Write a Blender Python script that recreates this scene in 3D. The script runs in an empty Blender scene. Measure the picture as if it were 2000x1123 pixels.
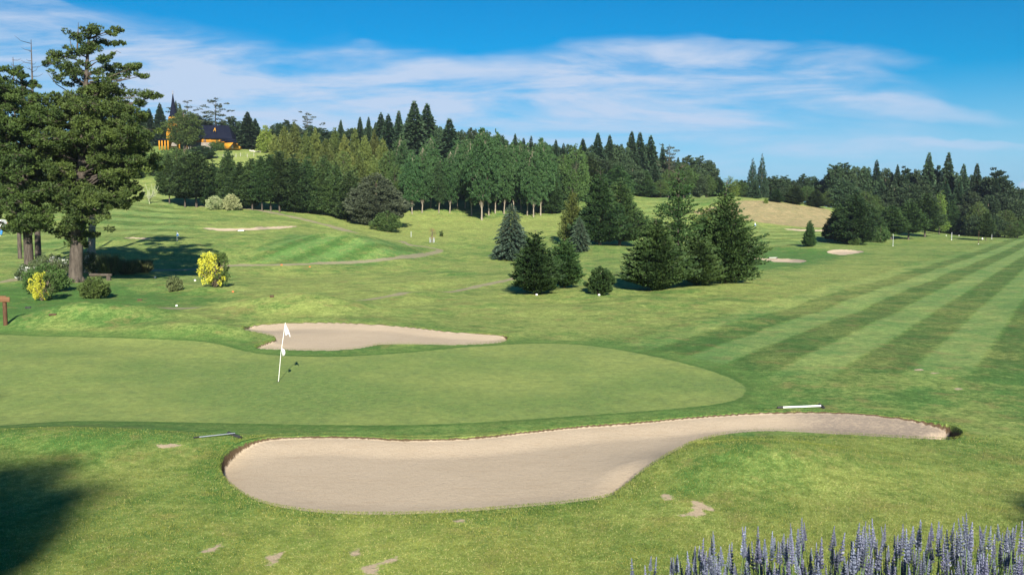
import bpy, math, random
import numpy as np
from math import radians, sin, cos, tan, pi
SC = bpy.context.scene
COL = SC.collection
# ------------------------------------------------------------------ camera, sky, sun, exposure
F, HV = 1700.0, 430.0                       # focal length and horizon row of the 2000 px wide photograph
PITCH = math.atan((561.5 - HV) / F)
CAMZ = 7.0
cam_d = bpy.data.cameras.new('camera'); cam = bpy.data.objects.new('camera', cam_d); COL.objects.link(cam)
cam_d.sensor_width = 36; cam_d.lens = 36 * F / 2000; cam_d.clip_start = .1; cam_d.clip_end = 20000
cam.location = (0, 0, CAMZ); cam.rotation_euler = (pi / 2 - PITCH, 0, 0)
SC.camera = cam
SUN_EL, SUN_AZ = 26.0, 9.0                  # light travels away from the camera, 9 degrees to the left
sl = bpy.data.lights.new('sun', 'SUN'); sun = bpy.data.objects.new('sun', sl); COL.objects.link(sun)
sl.energy = 4.6; sl.angle = radians(.8); sl.color = (1.0, .93, .80)
sun.rotation_euler = (radians(90 - SUN_EL), 0, radians(SUN_AZ))
SC.view_settings.view_transform = 'Standard'; SC.view_settings.look = 'None'
SC.view_settings.gamma = 1; SC.view_settings.exposure = 1.22

class NT:
    def __init__(s, tree): s.t = tree; s.n = tree.nodes; s.l = tree.links
    def new(s, typ, **kw):
        n = s.n.new(typ)
        for k, v in kw.items(): setattr(n, k, v)
        return n
    def put(s, sock, v):
        if v is None: return
        if hasattr(v, 'is_output'): s.l.new(v, sock)
        elif isinstance(v, (tuple, list)) and len(v) == 3 and sock.type == 'RGBA': sock.default_value = (*v, 1)
        else: sock.default_value = v
    def m(s, op, a, b=None, c=None, clamp=False):
        n = s.new('ShaderNodeMath', operation=op); n.use_clamp = clamp
        for i, v in enumerate((a, b, c)): s.put(n.inputs[i], v)
        return n.outputs[0]
    def mix(s, f, a, b, mode='MIX'):
        n = s.new('ShaderNodeMixRGB', blend_type=mode)
        s.put(n.inputs[0], f); s.put(n.inputs[1], a); s.put(n.inputs[2], b)
        return n.outputs[0]
    def noise(s, vec, scale, detail=3, rough=.55, dist=0.0):
        n = s.new('ShaderNodeTexNoise'); s.put(n.inputs['Vector'], vec)
        n.inputs['Scale'].default_value = scale; n.inputs['Detail'].default_value = detail
        n.inputs['Roughness'].default_value = rough; n.inputs['Distortion'].default_value = dist
        return n.outputs[0]
    def ss(s, v, lo, hi, a=0.0, b=1.0):
        n = s.new('ShaderNodeMapRange', interpolation_type='SMOOTHSTEP'); s.put(n.inputs[0], v)
        for i, x in enumerate((lo, hi, a, b)): n.inputs[i + 1].default_value = x
        return n.outputs[0]
    def attr(s, name):
        return s.new('ShaderNodeAttribute', attribute_name=name).outputs['Fac']
    def xyz(s, v, scale):
        n = s.new('ShaderNodeVectorMath', operation='MULTIPLY'); s.put(n.inputs[0], v); n.inputs[1].default_value = scale
        return n.outputs[0]

W = bpy.data.worlds.new('World'); SC.world = W; W.use_nodes = True
w = NT(W.node_tree); w.n.clear()
sky = w.new('ShaderNodeTexSky', sky_type='NISHITA'); sky.sun_disc = False
sky.sun_elevation = radians(SUN_EL); sky.sun_rotation = radians(180 - SUN_AZ); sky.altitude = 800
sky.air_density = 1.0; sky.dust_density = .25; sky.ozone_density = 1.6
tc = w.new('ShaderNodeTexCoord').outputs['Generated']
sp = w.new('ShaderNodeSeparateXYZ'); w.put(sp.inputs[0], tc)
ya = w.m('MAXIMUM', w.m('ABSOLUTE', sp.outputs[1]), .05)
U = w.m('DIVIDE', sp.outputs[0], ya); V = w.m('DIVIDE', sp.outputs[2], ya)     # tangents of azimuth and elevation
cu = w.new('ShaderNodeCombineXYZ'); w.put(cu.inputs[0], U); w.put(cu.inputs[1], w.m('MULTIPLY', V, 1.0)); UV = cu.outputs[0]
hsv = w.new('ShaderNodeHueSaturation'); hsv.inputs['Saturation'].default_value = 1.9; hsv.inputs['Hue'].default_value = .50
hsv.inputs['Value'].default_value = .60
w.put(hsv.inputs['Color'], sky.outputs[0])
warp = w.m('MULTIPLY', w.m('SUBTRACT', w.noise(w.xyz(UV, (1, 3, 1)), 3.2, 4), .5), .10)
def blob(u, v, ru, rv, rot, st, soft=.5):
    cx, cy = (u - 1000) / F, (HV - v) / F; c, s_ = cos(radians(-rot)), sin(radians(-rot))
    dx = w.m('SUBTRACT', U, cx); dy = w.m('SUBTRACT', w.m('ADD', V, warp), cy)
    a = w.m('DIVIDE', w.m('ADD', w.m('MULTIPLY', dx, c), w.m('MULTIPLY', dy, s_)), ru / F)
    b = w.m('DIVIDE', w.m('SUBTRACT', w.m('MULTIPLY', dy, c), w.m('MULTIPLY', dx, s_)), rv / F)
    r = w.m('ADD', w.m('MULTIPLY', a, a), w.m('MULTIPLY', b, b))
    return w.m('MULTIPLY', w.ss(r, 0.15, 1.35, 1, 0), st)
tot = None
for b_ in [(100, 150, 560, 130, 4, .80), (560, 200, 560, 90, 8, .85), (1000, 190, 560, 75, 5, .85), (1330, 165, 460, 62, 4, .9),
           (480, 140, 260, 24, 17, .6), (90, 22, 150, 20, 14, .55), (1500, 118, 300, 30, 3, .5), (1640, 205, 330, 28, 7, .6), (1450, 240, 400, 50, 5, .42),
           (1920, 299, 190, 9, 3, .5), (1060, 300, 900, 60, 2, .45), (720, 118, 50, 26, 0, .5), (830, 4, 90, 9, -4, .5), (2010, 366, 30, 9, 0, .9), (1600, 290, 300, 22, 3, .3),
           (1850, 60, 700, 260, 0, .0001)]:
    bb = blob(*b_)
    tot = bb if tot is None else w.m('SUBTRACT', 1, w.m('MULTIPLY', w.m('SUBTRACT', 1, tot), w.m('SUBTRACT', 1, bb)))
rotn = w.new('ShaderNodeMapping'); w.put(rotn.inputs[0], UV); rotn.inputs['Rotation'].default_value = (0, 0, radians(7)); rotn.inputs['Scale'].default_value = (2.2, 15, 1)
st1 = w.noise(rotn.outputs[0], 1.6, 7, .6, .5)
rot2 = w.new('ShaderNodeMapping'); w.put(rot2.inputs[0], UV); rot2.inputs['Rotation'].default_value = (0, 0, radians(4)); rot2.inputs['Scale'].default_value = (7, 30, 1)
st2 = w.noise(rot2.outputs[0], 2.2, 5, .6, .3)
den = w.m('MULTIPLY', tot, w.m('ADD', w.ss(st1, .36, .64, .25, 1.2), w.m('MULTIPLY', w.m('SUBTRACT', st2, .5), .85)), clamp=True)
ccol = w.mix(w.ss(V, 0.0, .30), (3.2, 3.95, 5.2), (3.5, 4.05, 5.0))
low = w.mix(w.ss(V, -.02, .20, .8, 0), hsv.outputs[0], (.40, 2.2, 4.9))
skc = w.mix(w.m('MULTIPLY', den, .90), low, ccol)
bg = w.new('ShaderNodeBackground'); w.put(bg.inputs[0], skc); bg.inputs[1].default_value = .075
wo = w.new('ShaderNodeOutputWorld'); w.l.new(bg.outputs[0], wo.inputs[0])

# ------------------------------------------------------------------ terrain
def ray(u, v):                               # direction with forward component 1
    dx, dy = (u - 1000) / F, -(v - 561.5) / F
    y = cos(PITCH) + dy * sin(PITCH); z = -sin(PITCH) + dy * cos(PITCH)
    return dx / y, z / y
FL = -5.7
def fl(v): return -FL / ray(0, v)[1] * -1 if v > HV + 1 else 1e9
CP = []
def cp(u, v, D): x, z = ray(u, v); CP.append((x * D, D, z * D))
for u in (-100, 400, 900, 1400, 2100):       # the near and middle flats
    for v in (1123, 1000, 880, 780, 710): cp(u, v, FL / ray(0, v)[1])
for u in (1000, 1400, 2100):
    for v in (650, 600, 560, 525): cp(u, v, FL / ray(0, v)[1])
for p in [(0, 660, 41), (0, 636, 47), (0, 628, 50), (0, 600, 57), (0, 550, 80), (0, 500, 110), (0, 462, 150), (0, 440, 180), (0, 400, 230), (0, 350, 280), (0, 300, 340),
          (200, 550, 80), (200, 500, 105), (200, 472, 124), (200, 440, 160), (200, 410, 190), (200, 380, 225), (200, 358, 250), (200, 315, 310),
          (350, 660, 41), (350, 550, 80), (350, 521, 104), (350, 492, 112), (350, 471, 123), (350, 447, 150), (350, 425, 175), (350, 404, 205), (350, 350, 260), (350, 290, 325), (350, 280, 380),
          (500, 590, 61), (500, 552, 82), (500, 518, 109), (500, 490, 117), (500, 465, 130), (500, 450, 150), (500, 430, 175), (500, 411, 200), (500, 350, 265), (480, 303, 310), (500, 288, 340), (500, 280, 400),
          (700, 640, 44), (700, 590, 60), (700, 552, 82), (700, 512, 115), (700, 490, 122), (700, 462, 132), (700, 466, 152), (700, 456, 175), (700, 440, 195), (700, 425, 212), (700, 318, 300), (700, 300, 380),
          (850, 565, 72), (850, 500, 135), (850, 485, 155), (850, 465, 180), (850, 440, 210), (850, 416, 228), (850, 345, 300), (850, 325, 380),
          (1000, 480, 170), (1000, 450, 200), (1000, 422, 230), (1000, 355, 300), (1000, 340, 380),
          (1150, 480, 165), (1150, 440, 210), (1150, 415, 240), (1150, 365, 300), (1150, 350, 380),
          (1250, 478, 175), (1250, 440, 225), (1250, 415, 250), (1250, 388, 285), (1250, 384, 320), (1250, 370, 390),
          (1400, 500, 140), (1400, 470, 200), (1400, 440, 235), (1400, 410, 260), (1400, 386, 290), (1400, 389, 330), (1400, 385, 390),
          (1500, 508, 125), (1500, 480, 180), (1500, 450, 225), (1500, 438, 242), (1500, 389, 285), (1500, 392, 330), (1500, 388, 390),
          (1620, 490, 158), (1620, 472, 200), (1620, 448, 235), (1620, 438, 250), (1620, 407, 285), (1620, 405, 330),
          (1750, 480, 188), (1750, 466, 225), (1750, 452, 255), (1750, 440, 300), (1750, 430, 380),
          (1900, 478, 195), (1900, 466, 232), (1900, 462, 262), (1900, 450, 320), (1900, 440, 390),
          (2050, 470, 232), (2050, 466, 262), (2050, 462, 320), (2050, 455, 390),
          (-250, 550, 80), (-250, 470, 140), (-250, 430, 200), (-250, 390, 260), (-250, 320, 380), (2250, 470, 235), (2250, 466, 300), (2250, 460, 390), (2250, 560, 74), (2250, 700, 36)]: cp(*p)
CPA = np.array(CP)
def warpc(X, Y):
    r = np.hypot(X, Y); th = np.arctan2(X, Y)
    return np.clip(th, -.70, .70) * 1.6, np.log(np.clip(r, 11.5, 420))
def smooth(x, a, b): t = np.clip((x - a) / (b - a), 0, 1); return t * t * (3 - 2 * t)
_a, _b = warpc(CPA[:, 0], CPA[:, 1])
def _phi(d2): return .5 * d2 * np.log(d2 + 1e-12)
_K = _phi((_a[:, None] - _a[None]) ** 2 + (_b[:, None] - _b[None]) ** 2) + np.eye(len(_a)) * 4e-4
_P = np.stack([np.ones_like(_a), _a, _b], 1); n_ = len(_a)
_A = np.zeros((n_ + 3, n_ + 3)); _A[:n_, :n_] = _K; _A[:n_, n_:] = _P; _A[n_:, :n_] = _P.T
_sol = np.linalg.solve(_A, np.concatenate([CPA[:, 2], np.zeros(3)]))
BUMPS = [  # u, v, D, half width along x, half width along y, height: mounds whose crests hide what is behind them
    (215, 614, 46.5, 5.0, 2.6, .85), (120, 618, 46.5, 3.5, 2.4, .5), (345, 624, 46, 2.6, 2.0, .18), (530, 593, 52, 4.8, 3.4, .95), (640, 597, 53, 4, 3, .5),
    (430, 650, 42, 2.2, 1.4, .25), (1570, 497, 160, 7, 9, 1.1), (660, 500, 126, 5, 9, .8), (740, 495, 124, 5, 7, .8), (580, 500, 122, 4, 8, .4), (1000, 545, 84, 7, 5, .3), (1440, 560, 74, 9, 9, .35), (830, 545, 82, 8, 6, .25),
    (1480, 905, 19.6, 2.6, 1.7, .6), (110, 855, 21.8, 4.2, 1.5, .34), (350, 640, 42.5, 3.2, 1.8, .4), (60, 700, 34, 5, 4, .12), (1350, 1000, 17, 3.0, 1.5, .10)]
_B = [(ray(u, v)[0] * D, D, sx, sy, h) for u, v, D, sx, sy, h in BUMPS]
rs = np.random.RandomState(5)
_WV = [(rs.uniform(0, 2 * pi), 2 * pi / L, rs.uniform(0, 6.28), min(L, 11) * .0018) for L in (2.2, 3.1, 4.3, 6, 8, 11, 15, 19, 24) for _ in range(2)]
def hbase(X, Y):
    X = np.asarray(X, float); Y = np.asarray(Y, float)
    shp = X.shape; X = X.ravel(); Y = Y.ravel(); out = np.empty_like(X)
    for i in range(0, len(X), 60000):
        x, y = X[i:i + 60000], Y[i:i + 60000]
        a, b = warpc(x, y)
        z = _phi((a[:, None] - _a[None]) ** 2 + (b[:, None] - _b[None]) ** 2) @ _sol[:n_] + _sol[n_] + _sol[n_ + 1] * a + _sol[n_ + 2] * b
        r = np.hypot(x, y); th = np.arctan2(x, y)
        for bx, by, sx, sy, h in _B: z += h * np.exp(-((x - bx) / sx) ** 2 - ((y - by) / sy) ** 2)
        for d, k, ph, am in _WV: z += am * np.sin((x * cos(d) + y * sin(d)) * k + ph) * smooth(r, 14, 60) * (1 + 1.6 * smooth(r, 40, 65) * (1 - smooth(x / np.maximum(y, 1), .18, .40)))
        z = z * (1 - smooth(r, 470, 900)) + (-10) * smooth(r, 470, 900)
        s = r * np.clip((np.cos(th) + .2) / .7, 0, 1)
        zt = -1.75 - .47 * np.clip(s - 2, 0, 8.5) + .42 * np.exp(-((x - 1.7) / 1.3) ** 2 - ((y - 3.7) / 1.1) ** 2)
        t = smooth(s, 8.5, 12.5)
        out[i:i + 60000] = zt * (1 - t) + z * t
    return out.reshape(shp)
_S = np.exp(np.linspace(math.log(12.5), math.log(460), 1400))
def at(u, v, dmin=12.5):
    dx, dz = ray(u, v)
    if dmin < 0: return np.array([-dx * dmin, -dmin])   # a given distance
    S = _S[_S >= dmin]
    g = hbase(dx * S, S) - dz * S
    k = np.nonzero((g[1:] >= 0) & (g[:-1] < 0))[0]
    if len(k) == 0:
        D = S[-1] if g[0] < 0 else S[0]
    else:
        k = k[0]; D = S[k] + (S[k + 1] - S[k]) * (-g[k]) / (g[k + 1] - g[k])
    return np.array([dx * D, D])
def ats(pts): return np.array([at(*p) for p in pts])
def sdf(P, X, Y):                            # positive inside polygon P
    d = np.full(X.shape, 1e9); ins = np.zeros(X.shape, bool); n = len(P)
    for i in range(n):
        ax, ay = P[i]; bx, by = P[(i + 1) % n]
        ex, ey = bx - ax, by - ay; t = np.clip(((X - ax) * ex + (Y - ay) * ey) / (ex * ex + ey * ey + 1e-12), 0, 1)
        d = np.minimum(d, (X - ax - t * ex) ** 2 + (Y - ay - t * ey) ** 2)
        c = ((ay > Y) != (by > Y)) & (X < ex * (Y - ay) / (ey + 1e-12) + ax); ins ^= c
    d = np.sqrt(d); return np.where(ins, d, -d)
def near(P, X, Y, pad):
    return (X > P[:, 0].min() - pad) & (X < P[:, 0].max() + pad) & (Y > P[:, 1].min() - pad) & (Y < P[:, 1].max() + pad)
def sdline(P, X, Y):
    d = np.full(X.shape, 1e9)
    for i in range(len(P) - 1):
        ax, ay = P[i]; ex, ey = P[i + 1] - P[i]; t = np.clip(((X - ax) * ex + (Y - ay) * ey) / (ex * ex + ey * ey + 1e-12), 0, 1)
        d = np.minimum(d, (X - ax - t * ex) ** 2 + (Y - ay - t * ey) ** 2)
    return np.sqrt(d)
def curve(P, n=6, closed=True):              # Catmull-Rom
    P = np.array(P, float); N = len(P); out = []
    for i in range(N if closed else N - 1):
        g = (lambda k: P[k % N]) if closed else (lambda k: P[min(max(k, 0), N - 1)])
        a, b, c, d = g(i - 1), g(i), g(i + 1), g(i + 2)
        for t in np.arange(n) / n: out.append(.5 * (2 * b + (c - a) * t + (2 * a - 5 * b + 4 * c - d) * t * t + (3 * b - a - 3 * c + d) * t ** 3))
    if not closed: out.append(P[-1])
    return np.array(out)
GREEN = ats(curve([(-260, 640), (0, 654), (220, 660), (400, 668), (500, 690), (640, 697), (780, 690), (900, 679), (1050, 671), (1160, 676), (1280, 697), (1380, 722), (1445, 748), (1452, 770), (1410, 787), (1300, 799),
                   (1120, 812), (900, 826), (700, 830), (400, 825), (150, 822), (0, 831), (-260, 850)], 4))
BUNK = [  # outline in the photograph, dmin, depth, label
    ([(430, 905), (440, 885), (470, 866), (520, 855), (600, 851), (690, 851), (780, 856), (870, 855), (950, 850), (1040, 840), (1140, 830), (1250, 822), (1350, 813), (1450, 806), (1540, 803), (1640, 804), (1740, 812),
      (1820, 823), (1865, 833), (1881, 846), (1862, 857), (1800, 856), (1700, 851), (1600, 845), (1500, 841), (1420, 847), (1360, 862), (1310, 885), (1265, 913), (1220, 950), (1190, 968), (1120, 980), (1000, 991), (880, 1000), (760, 1004), (650, 1002),
      (560, 992), (500, 977), (455, 950), (433, 925)], 12.5, .22, 'large front sand bunker shaped like a paddle, nearest the camera', 5),
    ([(474, 641), (500, 634), (560, 630), (640, 629), (720, 632), (800, 638), (870, 646), (940, 651), (985, 655), (990, 664), (960, 670), (880, 673), (800, 671), (745, 672), (700, 680), (640, 684), (570, 683), (500, 679), (520, 668), (538, 661), (520, 652)], 30, .22,
     'sand bunker behind the putting green with the flagstick', 5),
    ([(395, 445), (450, 446), (520, 443), (570, 441), (579, 443), (540, 447), (470, 450), (420, 450)], 100, .5, 'thin pale sand bunker below the dark wood on the left', 3),
    ([(235, 464), (255, 463), (280, 464), (300, 466), (285, 467), (262, 466)], 100, .3, 'tiny sand bunker just left of the small distant flag', 3),
    ([(1470, 505), (1500, 504), (1540, 505), (1576, 509), (1560, 513), (1510, 511)], 100, .4, 'low sand bunker below the grassy mound on the right', 3),
    ([(1614, 492), (1625, 488), (1650, 487), (1688, 491), (1672, 495), (1645, 498), (1622, 495)], 100, .4, 'oval sand bunker to the right of the grassy mound', 3),
    ([(1530, 447), (1545, 446.5), (1575, 448.5), (1612, 449), (1616, 452), (1580, 451.5), (1550, 450)], 180, .3, 'far sand strip at the foot of the dry grass hill', 3)]
BP = []
for b in BUNK:
    P = ats([(u, v, b[1]) for u, v in curve(b[0], b[4])])
    BP.append((P, b[2], b[3]))
PATHS = [([(-120, 640, -47.2), (-40, 633, -48.4), (40, 629, -49.3), (110, 624, -50.4), (200, 618, -52), (280, 610, -54), (345, 606, -55.6), (412, 601, -57), (520, 597, -58.5), (645, 592, -60.5), (700, 590, -61.5), (774, 584, -64), (867, 570, -70), (974, 555, -78), (1040, 547, -84)], .56, 'narrow worn gravel path crossing behind the putting green'),
         ([(-100, 562), (0, 551), (40, 545), (100, 537), (200, 530), (300, 528), (380, 526), (450, 519), (560, 517), (640, 514), (700, 512), (770, 505), (830, 497), (858, 490), (852, 486), (830, 482), (800, 479, 150), (760, 474, 165)], .7, 'pale cart path curving round the striped mound'),
         ([(760, 474, 165), (735, 467, 165), (705, 460.5, 165), (670, 449, 165), (640, 440, 165), (590, 428, 165), (530, 415, 165), (475, 407, 165), (440, 404, 165), (400, 403, 165)], 1.25, 'cart path climbing to the dark wood on the left')]
PP = [(ats(curve([(p + (12.5,))[:3] for p in pts], 4, False)), wd, lab) for pts, wd, lab in PATHS]
DIRT = [[(1292, 969), (1300, 965), (1312, 967), (1313, 974), (1298, 976)],
        [(1352, 978), (1372, 981), (1393, 993), (1390, 998), (1370, 994), (1378, 1006), (1345, 1009), (1322, 1006), (1345, 1001), (1352, 990)],
        [(388, 1078), (408, 1070), (430, 1063), (428, 1070), (408, 1079)], [(516, 1088), (552, 1078), (545, 1092), (538, 1102), (520, 1104), (530, 1095)],
        [(683, 1077), (700, 1074), (703, 1084), (688, 1085)], [(706, 1108), (740, 1098), (772, 1087), (775, 1094), (742, 1104), (738, 1120), (716, 1121)],
        [(886, 1016), (905, 1014), (910, 1019), (890, 1020)], [(308, 869), (345, 866), (352, 871), (318, 875)], [(590, 938), (604, 936), (606, 944), (592, 946)][:0],
        [(1785, 721), (1800, 720), (1803, 723), (1790, 724)], [(1818, 727), (1834, 728), (1822, 730)], [(1866, 757), (1880, 759), (1868, 761)]]
DP = [ats(curve(p, 3)) for p in DIRT if p]

# grid, fine where the photograph looks, coarse elsewhere
rr = [.0, .6, 1.2]
while rr[-1] < 11.8: rr.append(rr[-1] + .35)
while rr[-1] < 360: r = rr[-1]; rr.append(r + min(max(r * r / 8300, .03), .9))
while rr[-1] < 460: rr.append(rr[-1] + 4)
while rr[-1] < 950: rr.append(rr[-1] * 1.12)
rr = np.array(rr[1:]); th = np.arange(-.575, .5751, .00118)
sd = np.linspace(.575, 2 * pi - .575, 150)[1:-1]; th = np.concatenate([th, sd])
NR, NTH = len(rr), len(th)
R, T = np.meshgrid(rr, th, indexing='ij'); GX = (R * np.sin(T)).ravel(); GY = (R * np.cos(T)).ravel()
GZ = hbase(GX, GY)
sand = np.full(GX.shape, -5.0); lipv = np.zeros(GX.shape)
bid = np.zeros(GX.shape, int)
for k, (P, dep, lab) in enumerate(BP):
    m = near(P, GX, GY, 4); s = sdf(P, GX[m], GY[m]); far = P[:, 1].mean() > 90
    extra = .0 * np.exp(-((GX[m] - 12) / 1.6) ** 2) if k == 0 else 0
    fr = smooth(s - sdf(P, GX[m], GY[m] + .05), -.01, .045)          # 1 along the far rim, 0 along the near rim
    lip = .16 - .10 * fr if not far else .3
    wall = 0 if k else (.15 * np.exp(-((GX[m] - 2.6) / .8) ** 2) + .45 * np.exp(-((GX[m] - 12.4) / 1.1) ** 2) + .16 * np.exp(-((GX[m] + 7) / .8) ** 2)) * (1 - .9 * fr) * smooth(s, 0, .07) * (1 - smooth(s, .25, 1.2))
    prof = -wall - lip * smooth(s, 0, .07 if not far else .8) - (np.maximum(dep - lip, .02)) * smooth(s, .0, 1.3 if not far else 4)
    rim = .0 * np.exp(-(s / .35) ** 2) * (s < 0) if not far else 0
    GZ[m] += np.where(s > 0, prof, rim); old = sand[m]; sand[m] = np.maximum(old, s)
    idx = np.nonzero(m)[0][s > 0]; bid[idx] = k + 1
GSD = np.full(GX.shape, -9.0); m = near(GREEN, GX, GY, 9); GSD[m] = sdf(GREEN, GX[m], GY[m])
pth = np.full(GX.shape, -5.0); pid = np.zeros(GX.shape, int)
for k, (P, wd, lab) in enumerate(PP):
    m = near(P, GX, GY, 5); s = wd - sdline(P, GX[m], GY[m]); pth[m] = np.maximum(pth[m], s); pid[np.nonzero(m)[0][s > 0]] = k + 1
dirt = np.full(GX.shape, -5.0)
for P in DP:
    m = near(P, GX, GY, 3); dirt[m] = np.maximum(dirt[m], sdf(P, GX[m], GY[m]))
D_ = np.maximum(GY, 1); IU = 1000 + F * GX / D_; IV = HV + F * (-GZ) / D_    # only to place mown areas seen in the photograph
front = (GY > 8)
def area(pts, soft):
    P = ats(curve([(p + (12.5,))[:3] for p in pts], 3)); s = np.full(GX.shape, -50.0); m = near(P, GX, GY, soft * 2); s[m] = sdf(P, GX[m], GY[m]); return smooth(s, -soft, soft)
dry = np.zeros(GX.shape)  # dry grass, plus grazing-view paleness painted into the middle turf
def add_dry_pale(pts, soft, amt): 
    global dry
    dry = np.maximum(dry, area(pts, soft) * amt)
add_dry_pale([(1340, 412, 200), (1400, 400, 200), (1440, 391, 200), (1500, 391.5, 200), (1560, 399, 200), (1625, 410, 200), (1640, 425, 200), (1640, 445, 200), (1560, 445, 200), (1480, 436, 200), (1440, 430, 200), (1380, 425, 200)], 3, 1.0)
add_dry_pale([(600, 418, 170), (700, 425, 170), (850, 420, 170), (1000, 425, 170), (1095, 425, 170), (1100, 455, 170), (950, 462, 150), (860, 472, 150), (760, 468, 160), (660, 445, 160)], 10, .85)
add_dry_pale([(740, 455, 165), (900, 458, 160), (905, 470, 150), (830, 474, 150), (770, 466, 165)], 6, .8)
add_dry_pale([(390, 438, 120), (450, 434, 120), (560, 432, 120), (590, 439, 120), (560, 445, 120), (400, 447, 120)], 1.5, .85)
add_dry_pale([(420, 305, 280), (500, 300, 280), (520, 320, 250), (440, 330, 250)], 6, .7)
add_dry_pale([(430, 560), (560, 530), (760, 535), (960, 545), (1000, 560), (860, 575), (760, 590), (560, 575)], 9, .75)  # straw patches, also strengthened to paint in the grazing-view paleness
add_dry_pale([(860, 500), (1000, 510), (1200, 575), (1300, 600), (1200, 640), (1000, 640), (820, 620), (700, 600), (900, 575), (1000, 545)], 7, .5)  # not drier turf: paleness of grass seen at a grazing angle, painted in
add_dry_pale([(1330, 600), (1500, 540), (1700, 520), (1760, 545), (1560, 590), (1400, 640)], 7, .6)
add_dry_pale([(1250, 1080), (1300, 950), (1500, 920), (1700, 900), (1950, 980), (1990, 1110)], 2, .30)
add_dry_pale([(520, 1060), (700, 1010), (900, 1020), (1060, 1030), (1200, 1090), (600, 1120)], 1, .38)
add_dry_pale([(420, 590), (520, 584), (620, 586), (640, 600), (520, 610), (430, 605)], 1.5, .45)
add_dry_pale([(560, 440, 120), (700, 455, 160), (640, 458, 120), (430, 458, 120), (400, 452, 120)], 5, .4)
add_dry_pale([(250, 355, 200), (330, 355, 200), (330, 395, 180), (270, 390, 180)], 6, .35)
stripe = np.zeros(GX.shape)
def band(ang, period, start, frac, mask, amp, soft):
    n = GX * cos(radians(ang)) - GY * sin(radians(ang)); ph = ((n - start) % period) / period
    e = soft / period
    v = smooth(ph, 0, e) * (1 - smooth(ph, frac, frac + e))
    return (v - .45) * mask * amp
n33 = GX * cos(radians(33)) - GY * sin(radians(33))
stripe += band(33, 4.2, -3.25, .5, smooth(n33, -21, -12.5) * smooth(GY, 27, 36) * front, -.80, .42)
stripe += band(25, 4.6, -1.0, .42, area([(480, 508), (560, 462), (640, 459), (720, 465), (820, 488), (760, 504), (600, 513)], 2), -.6, .6)
stripe += band(-68, 11, 0, .45, area([(190, 440, 130), (190, 400, 130), (300, 380, 130), (350, 400, 130), (380, 440, 130), (340, 462, 130), (230, 462, 130)], 5), -.7, 1.2)
stripe += band(60, 8, 0, .45, area([(1240, 440, 180), (1270, 390, 200), (1390, 387, 200), (1330, 420, 200), (1260, 470, 170)], 3), -.55, 1)
stripe += band(68, 7, 0, .45, area([(1450, 475, 150), (1480, 445, 180), (1600, 450, 180), (1620, 470, 170), (1560, 480, 150)], 3), -.6, 1)
stripe += band(-75, 9, 3, .45, area([(0, 520), (0, 440), (50, 430), (150, 470), (180, 500)], 5), -.5, 1)
lush = area([(-250, 640), (0, 560), (200, 556), (430, 580), (330, 600), (100, 630)], 5) * .9
lush = np.maximum(lush, area([(1460, 520), (1490, 490, 100), (1560, 484, 100), (1640, 500), (1540, 522)], 4) * .9)
lush = np.maximum(lush, area([(0, 830), (420, 838), (400, 870), (150, 900), (0, 900)], 1.2) * .6)
lush = np.maximum(lush, area([(400, 850), (470, 845), (500, 860), (430, 950), (480, 990), (400, 960)], .5) * .7)
lush = np.maximum(lush, area([(1270, 960), (1320, 900), (1400, 860), (1500, 860), (1420, 900), (1330, 980)], .6) * .6)
lush = np.maximum(lush, area([(480, 510), (560, 462), (640, 459), (720, 465), (835, 490), (760, 505), (600, 514)], 2) * .45)
lush = np.maximum(lush, area([(960, 500), (1010, 490), (1080, 510), (1000, 530)], 4) * .3)
lush = np.maximum(lush, smooth(n33, -22, -12) * smooth(GY, 16, 40) * front * .28)
LIFT = CAMZ
me_attr = dict(sand=sand, green=GSD, path=pth, dirt=dirt, dry=dry, stripe=stripe, lush=lush)
i0 = (np.arange(NR - 1)[:, None] * NTH + np.arange(NTH)[None]).ravel(); j1 = (np.arange(NR - 1)[:, None] * NTH + (np.arange(NTH)[None] + 1) % NTH).ravel()
QUADS = np.stack([i0, i0 + NTH, j1 + NTH, j1], 1)                                   # counter-clockwise seen from above
QUADS = QUADS[:, ::-1]
VERT = np.stack([GX, GY, GZ + LIFT], 1)

def link(name, data, parent=None):
    o = bpy.data.objects.new(name, data); COL.objects.link(o)
    if parent is not None: o.parent = parent
    return o
def tag(o, label=None, cat=None, group=None, kind=None):
    if label: o['label'] = label
    if cat: o['category'] = cat
    if group: o['group'] = group
    if kind: o['kind'] = kind
    return o
def mesh(name, V, Q=None, Tr=None, mat=None, smooth_=False, attrs=None, mats=None, mi=None):
    me = bpy.data.meshes.new(name); V = np.asarray(V, np.float32)
    me.vertices.add(len(V)); me.vertices.foreach_set('co', V.ravel())
    nq = 0 if Q is None else len(Q); nt = 0 if Tr is None else len(Tr)
    loops = np.concatenate([np.asarray(Q).ravel() if nq else np.zeros(0), np.asarray(Tr).ravel() if nt else np.zeros(0)]).astype(np.int32)
    st = np.concatenate([np.arange(nq) * 4, nq * 4 + np.arange(nt) * 3]).astype(np.int32)
    me.loops.add(len(loops)); me.loops.foreach_set('vertex_index', loops)
    me.polygons.add(nq + nt); me.polygons.foreach_set('loop_start', st)
    if smooth_: me.polygons.foreach_set('use_smooth', np.ones(nq + nt, bool))
    if attrs:
        for k, a in attrs.items():
            at_ = me.attributes.new(k, 'FLOAT', 'POINT'); at_.data.foreach_set('value', np.asarray(a, np.float32))
    for m_ in (mats or [mat]):
        if m_: me.materials.append(m_)
    if mi is not None: me.polygons.foreach_set('material_index', np.asarray(mi, np.int32))
    me.update(calc_edges=True)
    return me
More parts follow.
